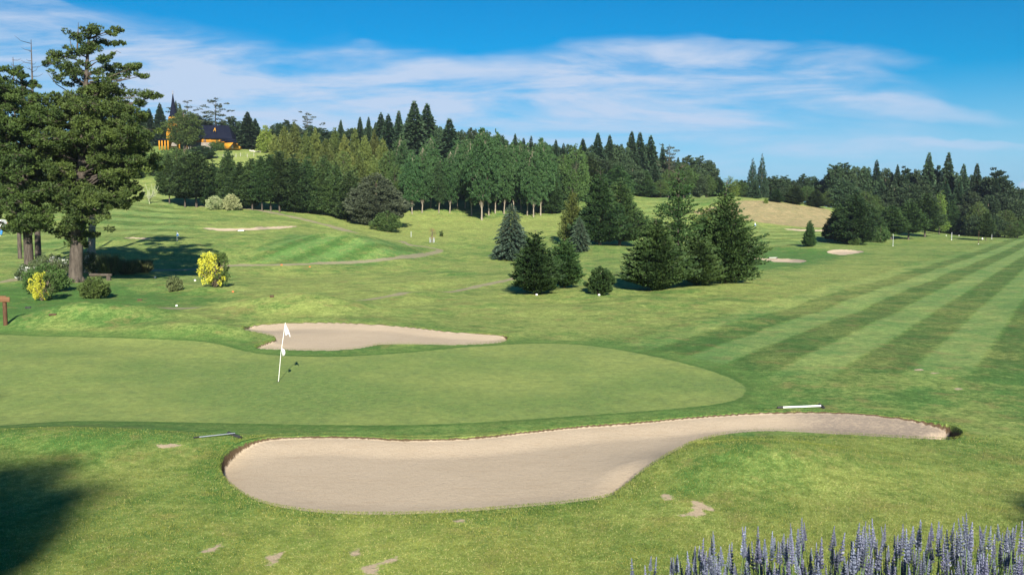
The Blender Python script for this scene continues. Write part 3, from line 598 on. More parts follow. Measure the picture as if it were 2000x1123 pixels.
# left wood, its front row standing on the turf
row('in the left wood front', 'trees in the front row of the left wood', [
    ('beechhigh', 331, 398, 296, 46), ('beechhigh', 361, 405, 300, 58), ('beechhigh', 384, 405, 288, 78), ('beech', 418, 404, 312, 54), ('beech', 447, 405, 286, 50), ('beech', 470, 407, 312, 62), ('beechhigh', 493, 410, 305, 56), ('beechhigh', 512, 412, 300, 52),
    ('beechhigh', 529, 412, 297, 56), ('beechhigh', 546, 414, 290, 62), ('beech', 575, 415, 300, 62), ('beech', 602, 417, 305, 64), ('beech', 632, 420, 300, 60), ('beech', 655, 424, 318, 56), ('beech', 682, 430, 330, 62)])
row('in the cypress wood below the skyline', 'cypress trees of the middle wood', [
    ('olive', 540, -228, 262, 50), ('olive', 558, -238, 246, 50), ('olive', 578, -245, 240, 52), ('olive', 600, -238, 256, 48), ('olive', 618, -246, 250, 50), ('olive', 638, -236, 270, 50), ('olive', 655, -246, 252, 50), ('olive', 675, -240, 262, 48), ('olive', 695, -246, 250, 50),
    ('olive', 715, -236, 264, 50), ('olive', 732, -246, 256, 48), ('olive', 750, -238, 270, 46), ('olive', 560, -222, 290, 46), ('olive', 590, -222, 292, 46), ('olive', 620, -224, 300, 46), ('olive', 648, -226, 296, 46), ('birch', 672, -222, 290, 50), ('olive', 702, -226, 300, 46), ('olive', 730, -226, 305, 46),
    ('birch', 762, -236, 290, 46), ('birch', 772, -230, 318, 44)])
row('along the hilltop beside the chapel', 'trees on the chapel hilltop', [
    ('spruce', 262, -335, 226, 40), ('spruce', 280, -345, 222, 44), ('spruce', 297, -350, 213, 42), ('spruce', 318, -352, 202, 44), ('spruce', 349, -365, 198, 26), ('slim', 357, -365, 204, 22), ('openpine', 372, -350, 194, 56), ('pine', 392, -352, 224, 60), ('openpine', 425, -345, 191, 72), ('pine', 455, -350, 228, 44), ('pine', 410, -352, 236, 50),
    ('spruce', 487, -330, 219, 56), ('spruce', 502, -335, 232, 40), ('spruce', 468, -345, 246, 40), ('lime', 521, -318, 243, 38), ('dark', 548, -330, 240, 44), ('pine', 562, -335, 234, 36), ('dark', 580, -335, 244, 40)])
row('along the skyline behind the cypresses', 'trees on the skyline behind the cypress wood', [
    ('openpine', 603, -320, 217, 46), ('dark', 612, -320, 246, 60), ('pine', 632, -320, 250, 46), ('spruce', 668, -322, 235, 30), ('slim', 705, -325, 229, 28), ('slim', 722, -325, 229, 26), ('spruce', 735, -320, 240, 34), ('spruce', 746, -300, 221, 58), ('spruce', 760, -295, 224, 62),
    ('slim', 780, -305, 217, 40), ('slim', 797, -320, 230, 28), ('spruce', 811, -290, 199, 86), ('spruce', 835, -300, 204, 82), ('dark', 856, -300, 246, 46), ('spruce', 878, -285, 233, 84), ('dark', 900, -300, 254, 50), ('dark', 922, -300, 250, 54), ('dark', 945, -300, 252, 50), ('dark', 975, -300, 262, 56),
    ('spruce', 1006, -300, 262, 36), ('slim', 1023, -300, 270, 28), ('slim', 1037, -300, 266, 28), ('dark', 1060, -300, 278, 56), ('spruce', 1085, -300, 274, 38), ('slim', 1100, -300, 280, 28), ('dark', 1112, -305, 282, 50)])
row('closing the skyline between the spires', 'lower trees of the skyline', [
    ('dark', 655, -335, 256, 56), ('dark', 690, -335, 250, 56), ('dark', 722, -335, 248, 56), ('dark', 752, -330, 244, 56), ('dark', 782, -320, 240, 52), ('dark', 822, -315, 236, 56), ('dark', 860, -315, 250, 56), ('dark', 1010, -315, 276, 56), ('dark', 1042, -315, 280, 56), ('dark', 1085, -318, 284, 56),
    ('dark', 1160, -325, 282, 50), ('dark', 1195, -325, 280, 50), ('dark', 1260, -330, 282, 56), ('dark', 1300, -335, 306, 56), ('dark', 1330, -340, 318, 50), ('dark', 1620, -335, 350, 50), ('dark', 1820, -325, 332, 56), ('dark', 1862, -325, 338, 56), ('dark', 1892, -320, 344, 56), ('dark', 1920, -315, 350, 50), ('dark', 500, -345, 252, 50), ('dark', 530, -345, 258, 50)])
row('in the poplar stand', 'poplars of the middle stand', [
    ('poplar', 785, -236, 262, 44), ('poplar', 805, 418, 290, 40), ('poplar', 824, 416, 284, 42), ('poplar', 841, -236, 264, 42), ('poplar', 857, 416, 310, 34), ('poplar', 878, 416, 292, 40), ('poplar', 893, -236, 270, 38), ('poplar', 908, -238, 266, 40), ('poplar', 921, 422, 268, 46), ('poplar', 941, 430, 246, 60),
    ('poplar', 955, 421, 262, 50), ('poplar', 967, 417, 256, 48), ('poplar', 984, 418, 278, 44), ('poplar', 1004, -236, 276, 40), ('poplar', 1018, 410, 274, 40), ('poplar', 1030, 421, 280, 42), ('poplar', 1042, 424, 284, 44), ('poplar', 1056, 421, 266, 48), ('poplar', 1073, -238, 280, 40)])
row('filling the dark edge behind the poplars', 'trees behind the poplar stand', [
    ('dark', 790, -252, 330, 70), ('dark', 840, -255, 330, 80), ('dark', 890, -255, 325, 80), ('dark', 940, -255, 320, 80), ('dark', 990, -252, 325, 80), ('dark', 1040, -252, 330, 70), ('beech', 1078, 417, 345, 50), ('dark', 1100, -258, 330, 60), ('birch', 1125, -238, 279, 60), ('beech', 1150, -262, 300, 70), ('birch', 1100, -268, 300, 56)])
row('in the centre wood behind the far fairway', 'trees of the centre wood', [
    ('spruce', 1138, -310, 272, 50), ('spruce', 1167, -310, 261, 56), ('spruce', 1190, -312, 265, 50), ('dark', 1150, -300, 295, 60), ('dark', 1210, -312, 282, 56), ('spruce', 1232, -314, 258, 58), ('spruce', 1248, -316, 260, 60), ('spruce', 1270, -318, 266, 62), ('slim', 1293, -320, 285, 34), ('openpine', 1306, -316, 280, 52), ('spruce', 1323, -325, 308, 34),
    ('pine', 1344, -322, 304, 54), ('pine', 1365, -328, 306, 56), ('dark', 1386, -335, 314, 44), ('dark', 1175, -290, 310, 60), ('beech', 1205, -285, 320, 64), ('dark', 1235, -300, 318, 58), ('beech', 1258, -298, 330, 46), ('spruce', 1278, -305, 318, 46), ('birch', 1305, -306, 330, 46), ('birch', 1335, -306, 318, 50), ('dark', 1362, -310, 336, 46), ('birch', 1380, -312, 340, 40),
    ('beech', 1400, -315, 344, 44), ('larch', 1425, -318, 343, 44), ('birch', 1440, -325, 350, 40), ('dark', 1120, -285, 315, 60), ('birch', 1290, -300, 350, 36)])
row('on the hill crest right of centre', 'trees on the hill crest right of centre', [
    ('dark', 1450, -335, 352, 36), ('sequoia', 1469, -325, 307, 28), ('sequoia', 1487, -325, 298, 28), ('spruce', 1474, 387, 352, 26), ('dark', 1500, -335, 346, 36), ('pine', 1513, -330, 342, 36), ('beech', 1516, 395, 366, 26), ('pine', 1531, -330, 342, 34), ('dark', 1547, -330, 352, 40), ('beech', 1553, 398, 360, 42), ('pine', 1568, -330, 340, 38),
    ('dark', 1587, -330, 345, 44), ('beech', 1594, 405, 368, 36), ('dark', 1608, -330, 350, 44), ('birch', 1618, -300, 372, 36), ('dark', 1530, -318, 366, 40), ('birch', 1575, -318, 362, 40), ('dark', 1632, -320, 350, 50)])
row('along the skyline of the right wood', 'skyline trees of the right wood', [
    ('pine', 1629, -320, 318, 44), ('pine', 1648, -322, 318, 56), ('dark', 1668, -325, 324, 50), ('dark', 1688, -325, 325, 50), ('slim', 1710, -322, 313, 38), ('dark', 1728, -325, 328, 46), ('spruce', 1751, -320, 323, 40), ('pine', 1766, -320, 325, 46), ('dark', 1788, -322, 330, 48), ('spruce', 1811, -310, 300, 60), ('pine', 1831, -315, 324, 40), ('spruce', 1849, -308, 300, 62),
    ('spruce', 1879, -300, 322, 54), ('spruce', 1905, -300, 321, 54), ('dark', 1925, -305, 348, 50), ('pine', 1944, -290, 328, 72), ('dark', 1968, -300, 362, 60), ('dark', 1990, -300, 366, 60), ('dark', 2020, -300, 364, 60)])
row('filling the middle of the right wood', 'middle trees of the right wood', [
    ('dark', 1650, -300, 352, 60), ('birch', 1690, -285, 372, 56), ('spruce', 1720, -290, 352, 60), ('dark', 1745, -285, 360, 56), ('birch', 1700, -275, 390, 46), ('dark', 1775, -285, 356, 60), ('pine', 1800, -285, 348, 50), ('dark', 1822, -285, 360, 60), ('spruce', 1845, -282, 350, 60), ('spruce', 1872, -280, 352, 60), ('dark', 1895, -278, 372, 56), ('birch', 1912, -268, 392, 46), ('dark', 1930, -275, 380, 56), ('dark', 1955, -275, 376, 60),
    ('birch', 1965, -262, 408, 50), ('dark', 1985, -270, 388, 60), ('birch', 1990, -258, 430, 40), ('birch', 2015, -262, 412, 50), ('dark', 1940, -260, 418, 50), ('birch', 1975, -256, 436, 36), ('dark', 1905, -262, 420, 44)])
row('in the front row of the right wood', 'trees in the front row of the right wood', [
    ('beech', 1637, 472, 392, 46), ('beech', 1668, 478, 372, 78), ('beech', 1700, 470, 398, 56), ('beechhigh', 1740, 468, 398, 56), ('beechhigh', 1774, 468, 388, 62), ('beechhigh', 1806, 463, 374, 64), ('larch', 1834, 458, 370, 36), ('beech', 1858, 457, 390, 42), ('beechhigh', 1885, 458, 408, 42), ('beechhigh', 1925, 470, 410, 30)])
for (k, u, vb, vt, wp, nm, lab) in [
    ('grey', 735, 441, 338, 112, 'broadleaf_tree', 'large rounded grey-green tree standing forward of the middle wood'),
    ('shrub', 757, 453, 412, 66, 'shrub', 'dark green bush at the foot of the large grey-green tree'),
    ('beech', 1580, 482, 428, 25, 'conifer_tree', 'small lone conifer on the turf below the dry grass hill'),
    ('shrub', 1671, 479, 461, 22, 'shrub', 'small bright bush under the first broad tree on the right'),
    ('shrub', 1719, 474, 440, 38, 'shrub', 'round bush right of the first broad tree on the right'),
    ('shrub', 1022, 497, 452, 40, 'shrub', 'green bush touching the right side of the blue spruce'),
    ('lime', 1496, 397, 386, 9, 'shrub', 'tiny yellow-green bush on the crest of the dry hill'),
    ('shrub', 300, 335, 300, 60, 'shrub', 'dark bushy thicket on the slope just left of the chapel'),
    ('shrub', 345, 320, 287, 60, 'shrub', 'dense green bush directly below the chapel porch'),
    ('dark', 395, 312, 284, 46, 'shrub', 'very dark rounded bush in front of the stone chapel wall'),
    ('shrub', 425, 294, 274, 32, 'shrub', 'light green bush at the right end of the chapel nave'),
    ('shrub', 270, 345, 290, 70, 'shrub', 'green thicket on the slope behind the big left pines'),
    ('shrub', 235, 350, 285, 70, 'shrub', 'leftmost thicket on the slope behind the big left pines')]:
    D0 = 30 if vb > 440 else 150
    x, y = at(u, vb, 280 if 'chapel' in lab and vb < 330 else D0); z = gz(x, y) - CAMZ; H = ray(u, vt)[1] * y - z
    plant(k, nm, lab, 'bush' if nm == 'shrub' else 'tree', None, x, y, H, wp / F * y, int(u), parts=('stems', 'foliage') if nm == 'shrub' else ('trunk', 'crown'))
# wood behind the big pines on the left
row('behind the big left pines', 'trees behind the big left pines', [
    ('dark', -20, -230, 300, 90), ('beech', 30, -225, 320, 70), ('dark', 75, -240, 300, 80), ('beech', 120, -240, 310, 70), ('dark', 165, -260, 290, 80), ('dark', 205, -290, 270, 70), ('beech', 250, -300, 262, 60), ('spruce', 235, -335, 240, 40), ('spruce', 150, -335, 250, 40)])
# ------------------------------------------------------------------ near trees
def pos(u, vb, dmin=30): x, y = at(u, vb, dmin); return x, y
def hgt(u, vt, x, y): return ray(u, vt)[1] * y - (gz(x, y) - CAMZ)
def near_beech(seed, u, vb, vt, wp, label, z0=.5, prof=None, ncl=260, nl=70, leaf=.24, bare=6, mat='beech', wob=.22, name='beech_tree', ax_=(1.25, .52, .15), bark='grey', tone=(.1, .9), shell=(.4, 1.0), elev=.32, lean=.02):
    x, y = pos(u, vb); H = hgt(u, vt, x, y); R = wp / 2 / F * y; k = H / 8
    gt, gc = tree_leafy(seed, H, prof(R) if prof else p_fan(R), z0, ncl, tuple(a * k ** .5 for a in ax_), leaf, nl, .02, elev, .15 * k, spread=.35, bare=bare, wob=wob, tone=tone, shell=shell, lean=lean)
    return single(name, gt, gc, mat, bark, x, y, label, 'tree')
near_beech(201, 1045, 575, 450, 86, 'bushy young tree at the left front of the middle clump, thin pointed leader')
near_beech(202, 1102, 563, 462, 62, 'narrower young tree directly right of the bushy tree with the thin leader')
near_beech(203, 1172, 576, 519, 56, 'low rounded bush-like tree alone between the two tree clumps', z0=.1, prof=lambda R: p_egg(R, .45), ncl=110, nl=80, leaf=.2, bare=0, ax_=(.5, .4, .35), wob=.08, elev=.7)
tall = lambda R: (lambda t: R * (1 - t) ** 1.1 * (1.0 if t < .4 else .85))
near_beech(204, 1280, 567, 425, 108, 'wide dark tree at the left end of the largest clump, skirts near ground', ncl=420, nl=80, leaf=.25)
near_beech(205, 1322, 553, 328, 100, 'tall sparse tree with a long pale trunk in the largest clump', z0=2.5, prof=lambda R: (lambda t: R * (.95 if t < .5 else .95 - .9 * (t - .5) / .5) * (.75 + .25 * sin(t * 26))), ncl=88, nl=75, leaf=.24, bare=30, wob=.35, mat='beech', tone=(.4, 1.0), shell=(.3, 1.0))
near_beech(206, 1362, 558, 455, 96, 'lower spreading tree in the middle front of the largest clump', ncl=300, nl=80)
near_beech(207, 1418, 553, 360, 112, 'tall tree at the right end of the largest clump, ragged layered branches', z0=.5, ncl=420, nl=80, leaf=.25, prof=lambda R: (lambda t: R * (min(1, .7 + t * 1.2) if t < .3 else 1 - .62 * (t - .3) / .4 if t < .7 else .38 - .38 * (t - .7) / .3)), bare=24, wob=.25)
near_beech(208, 1385, 540, 400, 80, 'leafy olive tree half hidden between the two tallest trees', ncl=200, nl=70, mat='pine', prof=lambda R: p_egg(R, .4))
near_beech(209, 1171, 479, 330, 96, 'left broad tree of the pair standing on the far fairway edge', ncl=380, nl=80, leaf=.42, ax_=(1.1, .8, .25), z0=1.2)
near_beech(210, 1210, 480, 342, 104, 'right broad tree of the pair standing on the far fairway edge', ncl=420, nl=80, leaf=.42, ax_=(1.1, .8, .25), z0=1.4)
near_beech(211, 1118, 478, 366, 46, 'narrow yellow-green tree left of the broad pair', ncl=160, nl=70, leaf=.4, mat='olive', ax_=(.8, .6, .5), z0=.6, elev=.5)
x, y = pos(999, 508); H = hgt(999, 397, x, y); gt, gc = tree_spruce(301, H, 39 / F * y, .35, .30, 20, .42, .22, .14, .62, 80, tone=(.1, .95), gapy=.02, wl=.5)
single('blue_spruce', gt, gc, 'blue', 'brown', x, y, 'blue-grey spruce standing alone on the open turf', 'tree')
x, y = pos(1131, 492); H = hgt(1131, 424, x, y); gt, gc = tree_spruce(302, H, 24 / F * y, .35, .22, 17, .38, .25, .12, .62, 50, tone=(.1, .7), wl=.5)
single('blue_spruce', gt, gc, 'blue', 'brown', x, y, 'smaller grey spruce in front of the broad pair of trees', 'tree')
# ---- the big pines on the left: clumps traced as points of the real crown, spread in depth
def big_pine(seed, u, vb, tr, rad, outline, explicit, label, rowgap=24, mat='pine', bark='grey', nl=300, size=1.0, depth=5.0, rot=0, dead=(), nfill=200):
    rg = np.random.RandomState(seed); x0, y0 = pos(u, vb, 50); z0 = gz(x0, y0); o3 = np.array([x0, y0, z0])
    def w3(uu, vv, d=0): a, b = ray(uu, vv); D = y0 + d; return np.array([a * D, D, CAMZ + b * D]) - o3
    gt, gc = Geo(), Geo()
    T = np.array([w3(*p) for p in tr]); T[0] = (0, 0, -.5); gt.tube(T, rad, 10)
    for k in range(5):                       # root flare
        a = k * 1.257 + .3; gt.tube([(0, 0, .9), (cos(a) * rad[0] * .9, sin(a) * rad[0] * .9, .15), (cos(a) * rad[0] * 1.5, sin(a) * rad[0] * 1.5, -.3)], [rad[0] * .5, rad[0] * .42, .1], 6)
    P = np.array(outline, float); cl = [tuple(c) + (0,) for c in explicit]
    lo, hi = P.min(0), P.max(0); v = lo[1] + 8; r_ = 0
    while v < hi[1]:
        uu = lo[0] + rg.uniform(0, 16)
        while uu < hi[0]:
            a, b = uu + rg.uniform(-9, 9), v + rg.uniform(-13, 13)
            if sdf(P, np.array([a]), np.array([b]))[0] > 6: cl.append((a, b, rg.uniform(17, 27), rg.uniform(9, 13), 1))
            uu += 19
        v += rowgap * .62
    for (a, b, ru, rv, inner) in cl:
        d = rg.uniform(-depth, depth) if inner else rg.uniform(-1.2, 1.2)
        c = w3(a, b, d); sx, sz = ru / F * y0, rv / F * y0; az = rg.rand() * 6.28; e = np.array([cos(az), sin(az), .1]); ac = np.array([-sin(az), cos(az), 0])
        # branch from the trunk, rising outward
        zc = np.clip(c[2] - .25 * np.hypot(c[0] - np.interp(c[2], T[:, 2], T[:, 0]), c[1]), 2.0, T[-1, 2] * .97)
        tp = np.array([np.interp(zc, T[:, 2], T[:, 0]), np.interp(zc, T[:, 2], T[:, 1]), zc]); rb = .05 + .018 * np.linalg.norm(c - tp)
        md = (tp + c) / 2 + rg.normal(size=3) * .25 + (0, 0, .2); gt.tube([tp, md, c], [min(rb, .14), rb * .4, .02], 5)
        for sub in range(max(6, int(ru / 2.3))):
            q = rg.normal(size=3) * (.60 if inner else .46); cc = c + e * sx * q[0] + ac * sx * q[1] + (0, 0, sz * q[2]); s_ = rg.uniform(.30, .55) * size * (sx + sz) * .5 * 1.15
            A = np.stack([e * s_ * 1.1, ac * s_ * 1.1, np.array([0, 0, s_ * .7])])
            fill(gc, rg, cc, A, int(nl / (3.1 if inner else 4.2)), np.array([0, 0, .45]), .65, .27 * size, .085 * size, rg.uniform(.05, .95), hollow=.5)
            gt.tube([c, cc], [.03, .012], 4)
    for (pp, r1) in dead: gt.tube([w3(*p) for p in pp], np.linspace(r1, .015, len(pp)), 5)
    return single('pine_tree', gt, gc, mat, bark, x0, y0, label, 'tree', 'big pines at the left edge', sink=0)
TOP = [(170, 60, 22, 10), (185, 64, 16, 8), (155, 74, 18, 9), (225, 60, 12, 6), (214, 66, 9, 5), (178, 86, 22, 9), (200, 84, 16, 7), (228, 84, 10, 6), (160, 100, 20, 9), (176, 100, 18, 8), (108, 108, 18, 9), (132, 102, 16, 8), (96, 124, 14, 7), (124, 128, 24, 10), (155, 122, 16, 9), (205, 116, 17, 8), (212, 112, 10, 6), (114, 150, 14, 12), (150, 142, 26, 11),
       (146, 162, 20, 9), (215, 136, 20, 9), (250, 134, 26, 8), (266, 130, 14, 6), (280, 148, 13, 6), (228, 152, 22, 8), (190, 142, 16, 9), (213, 170, 26, 9), (192, 178, 22, 9), (248, 182, 24, 8), (284, 185, 20, 7), (304, 189, 10, 6), (170, 170, 14, 9), (144, 186, 26, 11), (256, 204, 28, 8), (110, 190, 20, 10), (275, 200, 14, 6),
       (300, 310, 20, 9), (306, 328, 14, 8), (292, 322, 16, 9), (262, 365, 14, 8), (272, 386, 10, 8), (268, 372, 12, 8), (250, 392, 14, 8), (178, 460, 18, 7), (152, 468, 20, 8), (130, 462, 16, 7), (160, 478, 12, 5)]
big_pine(401, 147, 550, [(147, 550), (149, 500), (152, 440), (156, 380), (160, 320), (163, 260), (165, 200), (170, 130), (173, 62)], [.64, .56, .50, .44, .38, .32, .25, .16, .05],
         [(165, 178), (205, 160), (235, 165), (240, 190), (262, 200), (272, 220), (288, 235), (286, 262), (296, 290), (282, 312), (270, 340), (268, 372), (240, 400), (205, 418), (182, 440), (160, 462), (128, 452), (118, 425), (100, 400), (92, 350), (85, 300), (80, 250), (95, 215), (110, 190)], TOP,
         'tallest near pine with a thick grey trunk, ragged crown reaching right', dead=[([(150, 110), (152, 75), (153, 44)], .10), ([(175, 90), (176, 62)], .06), ([(205, 118), (228, 100), (236, 104)], .05), ([(150, 190), (110, 165), (92, 142)], .06), ([(175, 160), (240, 156), (262, 146)], .07), ([(140, 95), (136, 74)], .05)])
big_pine(402, 178, 497, [(178, 497), (180, 440), (182, 380), (184, 310), (184, 240), (182, 190)], [.46, .38, .34, .30, .2, .08],
         [(190, 262), (230, 255), (262, 275), (268, 300), (250, 325), (215, 340), (200, 310)], [(205, 250, 22, 9), (240, 252, 22, 9), (262, 270, 20, 9), (230, 290, 24, 9), (286, 292, 18, 8), (248, 330, 22, 9), (216, 352, 22, 9), (240, 362, 20, 8)],
         'pine with a tall straight pale trunk behind the thickest trunk', depth=3, bark='pale')
big_pine(403, 58, 546, [(58, 546), (56, 500), (53, 440), (50, 380), (48, 300), (46, 230), (44, 150)], [.46, .40, .36, .32, .26, .18, .06],
         [(-60, 200), (-20, 150), (10, 160), (40, 175), (70, 185), (92, 215), (96, 260), (88, 300), (92, 350), (98, 400), (92, 440), (60, 448), (20, 444), (-10, 430), (-60, 420)],
         [(14, 140, 18, 8), (34, 138, 12, 7), (44, 150, 10, 6), (8, 158, 22, 10), (50, 170, 18, 9), (66, 165, 14, 8), (30, 180, 20, 9), (40, 448, 24, 8), (66, 446, 20, 7), (20, 440, 20, 8), (84, 440, 16, 7)],
         'pine at the left edge with a straight trunk and low bushy crown')
# bare dead trunk standing above the crown at the far left
def snag(u, v0, v1, D, r, label, seed):
    rg = np.random.RandomState(seed); x, z = ray(u, v1); g = Geo(); X, Y = x * D, D; zb = gz(X, Y); H = CAMZ + z * D - zb
    g.tube([(0, 0, -.5), (.05, 0, H * .5), (.2, 0, H)], [r, r * .6, .03], 7)
    for i in range(16):
        zz = H * rg.uniform(.72, .99); a = rg.rand() * 6.28; l = rg.uniform(.5, 1.9); g.tube([(.12, 0, zz), (.12 + cos(a) * l * .6, sin(a) * l * .6, zz + l * .05), (.12 + cos(a) * l, sin(a) * l, zz + l * .3)], [.035, .022, .01], 4)
    o = link('dead_tree', g.mesh('dead_tree', BARK['grey'], True)); o.location = (X, Y, zb); tag(o, label, 'dead tree', 'bare dead trees at the left edge')
snag(57, 165, 78, 96, .35, 'bare dead trunk with stub branches poking above the left pine', 3)
snag(22, 160, 112, 104, .25, 'thinner bare dead trunk at the far left edge', 8)
# pale lichen-hung bare twigs under the right side of the pines, on a sapling
def lichen():
    rg = np.random.RandomState(6); x, y = at(292, 398, 120); g = Geo()
    for i in range(18):
        a = rg.uniform(-2.8, 2.8); h = rg.uniform(2.4, 4.6); g.tube([(rg.uniform(-.2, .2) + a * .25, rg.uniform(-.5, .5), 0.2 + abs(a) * .9), (a * .7, rg.uniform(-.7, .7), h * .55), (a + rg.uniform(-.3, .3), rg.uniform(-1, 1), h)], [.07, .06, .03], 4)
    g.tube([(0, 0, -.3), (0, 0, 2.0)], [.10, .08], 6)
    o = link('bare_sapling', g.mesh('bare_sapling', flat_mat('lichen_bark', (.26, .29, .17), (.40, .43, .29), 3), True)); o.location = (x, y, gz(x, y)); tag(o, 'pale lichen-covered bare sapling right of the big pines', 'sapling')
lichen()

# ------------------------------------------------------------------ shrubs by the path
def two_tone(seed, u, vb, vt, wp, label, ysplit=.45):
    rg = np.random.RandomState(seed); x, y = pos(u, vb); H = hgt(u, vt, x, y); R = wp / 2 / F * y
    o = bpy.data.objects.new('flowering_shrub', None); COL.objects.link(o); o.location = (x, y, gz(x, y)); tag(o, label, 'shrub', 'yellow-flowered shrubs')
    gt, gy, gg = Geo(), Geo(), Geo()
    for i in range(150):
        a = rg.uniform(0, 6.28); t = rg.rand(); sx = rg.uniform(-1, 1); rr_ = R * (.35 + .65 * sin(pi * min(1, .12 + t * .75))) * rg.uniform(.3, 1)
        c = np.array([cos(a) * rr_, sin(a) * rr_, H * (.10 + .84 * t)]); yel = (c[0] - .10 * R + .35 * c[1]) < R * rg.uniform(-.35, .45) and c[1] < R * .5 and rg.rand() < .86
        s = H * .085 * rg.uniform(.7, 1.2); A = np.diag([s * .8, s * .8, s * 1.3])
        fill(gy if yel else gg, rg, c, A, 42 if yel else 46, unit(np.array([c[0], c[1], H * .4])) * .8, .5, H * .045, H * .026, rg.uniform(.1, .95))
        if i % 3 == 0: gt.tube([(0, 0, -.1), c * (.4, .4, .45), c], [.05, .03, .01], 4)
    link('stems', gt.mesh('stems', BARK['brown'], True), o); link('flowers', gy.mesh('flowers', L['yellow']), o); link('foliage', gg.mesh('foliage', L['bush']), o)
two_tone(501, 420, 561, 494, 66, 'yellow-flowered shrub standing alone on the turf right of the pines')
two_tone(502, 86, 587, 532, 52, 'smaller yellow-flowered shrub in front of the left pines')
def bush(seed, u, vb, vt, wp, label, mat='bush', name='shrub', cat='shrub', ncl=110, nl=70, leaf=.16, ax_=.16, grp=None, elev=.6, m=.45, bark='brown', up=.35, wob=.12, wa=.055):
    x, y = pos(u, vb); H = hgt(u, vt, x, y); R = wp / 2 / F * y
    gt, gc = tree_leafy(seed, H, p_egg(R, m), .02, ncl, (H * ax_, H * ax_, H * ax_), leaf, nl, up, elev, H * .03, spread=.5, wob=wob, tone=(.05, .95))
    return single(name, gt, gc, mat, bark, x, y, label, cat, grp, parts=('stems', 'foliage'))
bush(511, 185, 583, 540, 54, 'low dark green shrub right of the smaller yellow-flowered shrub')
bush(512, 92, 572, 514, 80, 'dark green shrub behind the smaller yellow-flowered shrub', ncl=150)
bush(513, 340, 569, 540, 32, 'small dry brown-green shrub between the pines and the yellow shrub', mat='reed', ncl=50, nl=50, leaf=.2, up=.8, elev=1.2)
bush(514, 420, 410, 383, 38, 'left cream-blossomed shrub in front of the dark left wood', mat='cream', leaf=.30, ncl=90, grp='cream-blossomed shrubs')
bush(515, 453, 411, 379, 34, 'right cream-blossomed shrub in front of the dark left wood', mat='cream', leaf=.30, ncl=90, grp='cream-blossomed shrubs')
bush(516, 48, 548, 516, 28, 'small white-flowered bush at the foot of the leftmost pine trunk', mat='white', leaf=.14, grp='white-flowered bushes')
bush(517, 100, 545, 497, 92, 'wide white-flowered bush between the two left pine trunks', mat='white', leaf=.16, ncl=200, grp='white-flowered bushes', m=.5)
bush(518, 176, 532, 491, 44, 'white-flowered bush right behind the thickest pine trunk', mat='white', leaf=.16, grp='white-flowered bushes')
def reeds(seed, u, vb, vt, wp, label):
    rg = np.random.RandomState(seed); x, y = pos(u, vb); H = hgt(u, vt, x, y); R = wp / 2 / F * y; g = Geo(); n = 1500
    a = rg.rand(n) * 6.28; r = rg.rand(n) ** .5; B = np.column_stack([cos_(a) * r * R * .45, sin_(a) * r * R * .45, np.zeros(n)]); h = H * rg.uniform(.25, 1.0, n)
    Tp = np.column_stack([cos_(a) * (r * R * .5 + R * .5 * rg.rand(n)), sin_(a) * (r * R * .5 + R * .5 * rg.rand(n)), h]); d = Tp - B; l = np.linalg.norm(d, axis=1); A = d / l[:, None]
    g.cards(B, A, unit(np.cross(A, rg.normal(size=(n, 3)))), l, .07, rg.rand(n))
    o = link('tall_grass', g.mesh('tall_grass', L['reed'])); o.location = (x, y, gz(x, y)); tag(o, label, 'tall grass', 'tall grass clumps right of the pines')
cos_, sin_ = np.cos, np.sin
reeds(521, 212, 537, 492, 62, 'tallest grass clump just right of the thick pine trunk')
reeds(522, 250, 535, 503, 56, 'middle grass clump between the pine trunk and the low mound shadow')
reeds(523, 282, 532, 504, 44, 'rightmost tall grass clump beside the cart path')

# ------------------------------------------------------------------ simple solids
def box(g, c, s, rot=0, bev=0):
    x, y, z = [q / 2 for q in s]; P = np.array([(-x, -y, -z), (x, -y, -z), (x, y, -z), (-x, y, -z), (-x, -y, z), (x, -y, z), (x, y, z), (-x, y, z)], float)
    if rot: R_ = np.array([[cos(rot), sin(rot), 0], [-sin(rot), cos(rot), 0], [0, 0, 1]]); P = P @ R_
    g.add(P + np.array(c), [(0, 3, 2, 1), (4, 5, 6, 7), (0, 1, 5, 4), (1, 2, 6, 5), (2, 3, 7, 6), (3, 0, 4, 7)])
def prism(g, poly, y0, y1):                  # polygon in x,z extruded along y
    P = np.array(poly, float); n = len(P); V = np.concatenate([np.column_stack([P[:, 0], np.full(n, y0), P[:, 1]]), np.column_stack([P[:, 0], np.full(n, y1), P[:, 1]])])
    Q = [(i, (i + 1) % n, n + (i + 1) % n, n + i) for i in range(n)]
    c0, c1 = len(V), len(V) + 1; V = np.concatenate([V, [[P[:, 0].mean(), y0, P[:, 1].mean()], [P[:, 0].mean(), y1, P[:, 1].mean()]]])
    for i in range(0, n): Q.append((c0, (i + 1) % n, i, c0) if False else (c0, (i + 1) % n, i, i)) if False else None
    g.add(V, Q); k = g.n - len(V)
    g.caps = getattr(g, 'caps', []) + [[k + i for i in range(n)][::-1], [k + n + i for i in range(n)]]
def empty(name, loc, rz=0, label=None, cat=None, group=None):
    o = bpy.data.objects.new(name, None); COL.objects.link(o); o.location = loc; o.rotation_euler = (0, 0, rz); o.empty_display_size = .2; return tag(o, label, cat, group)
def put(name, g, mat, parent=None, sm=False, bevel=0):
    me = g.mesh(name, mat, sm); o = link(name, me, parent)
    if bevel: b = o.modifiers.new('bevel', 'BEVEL'); b.width = bevel; b.segments = 2
    return o
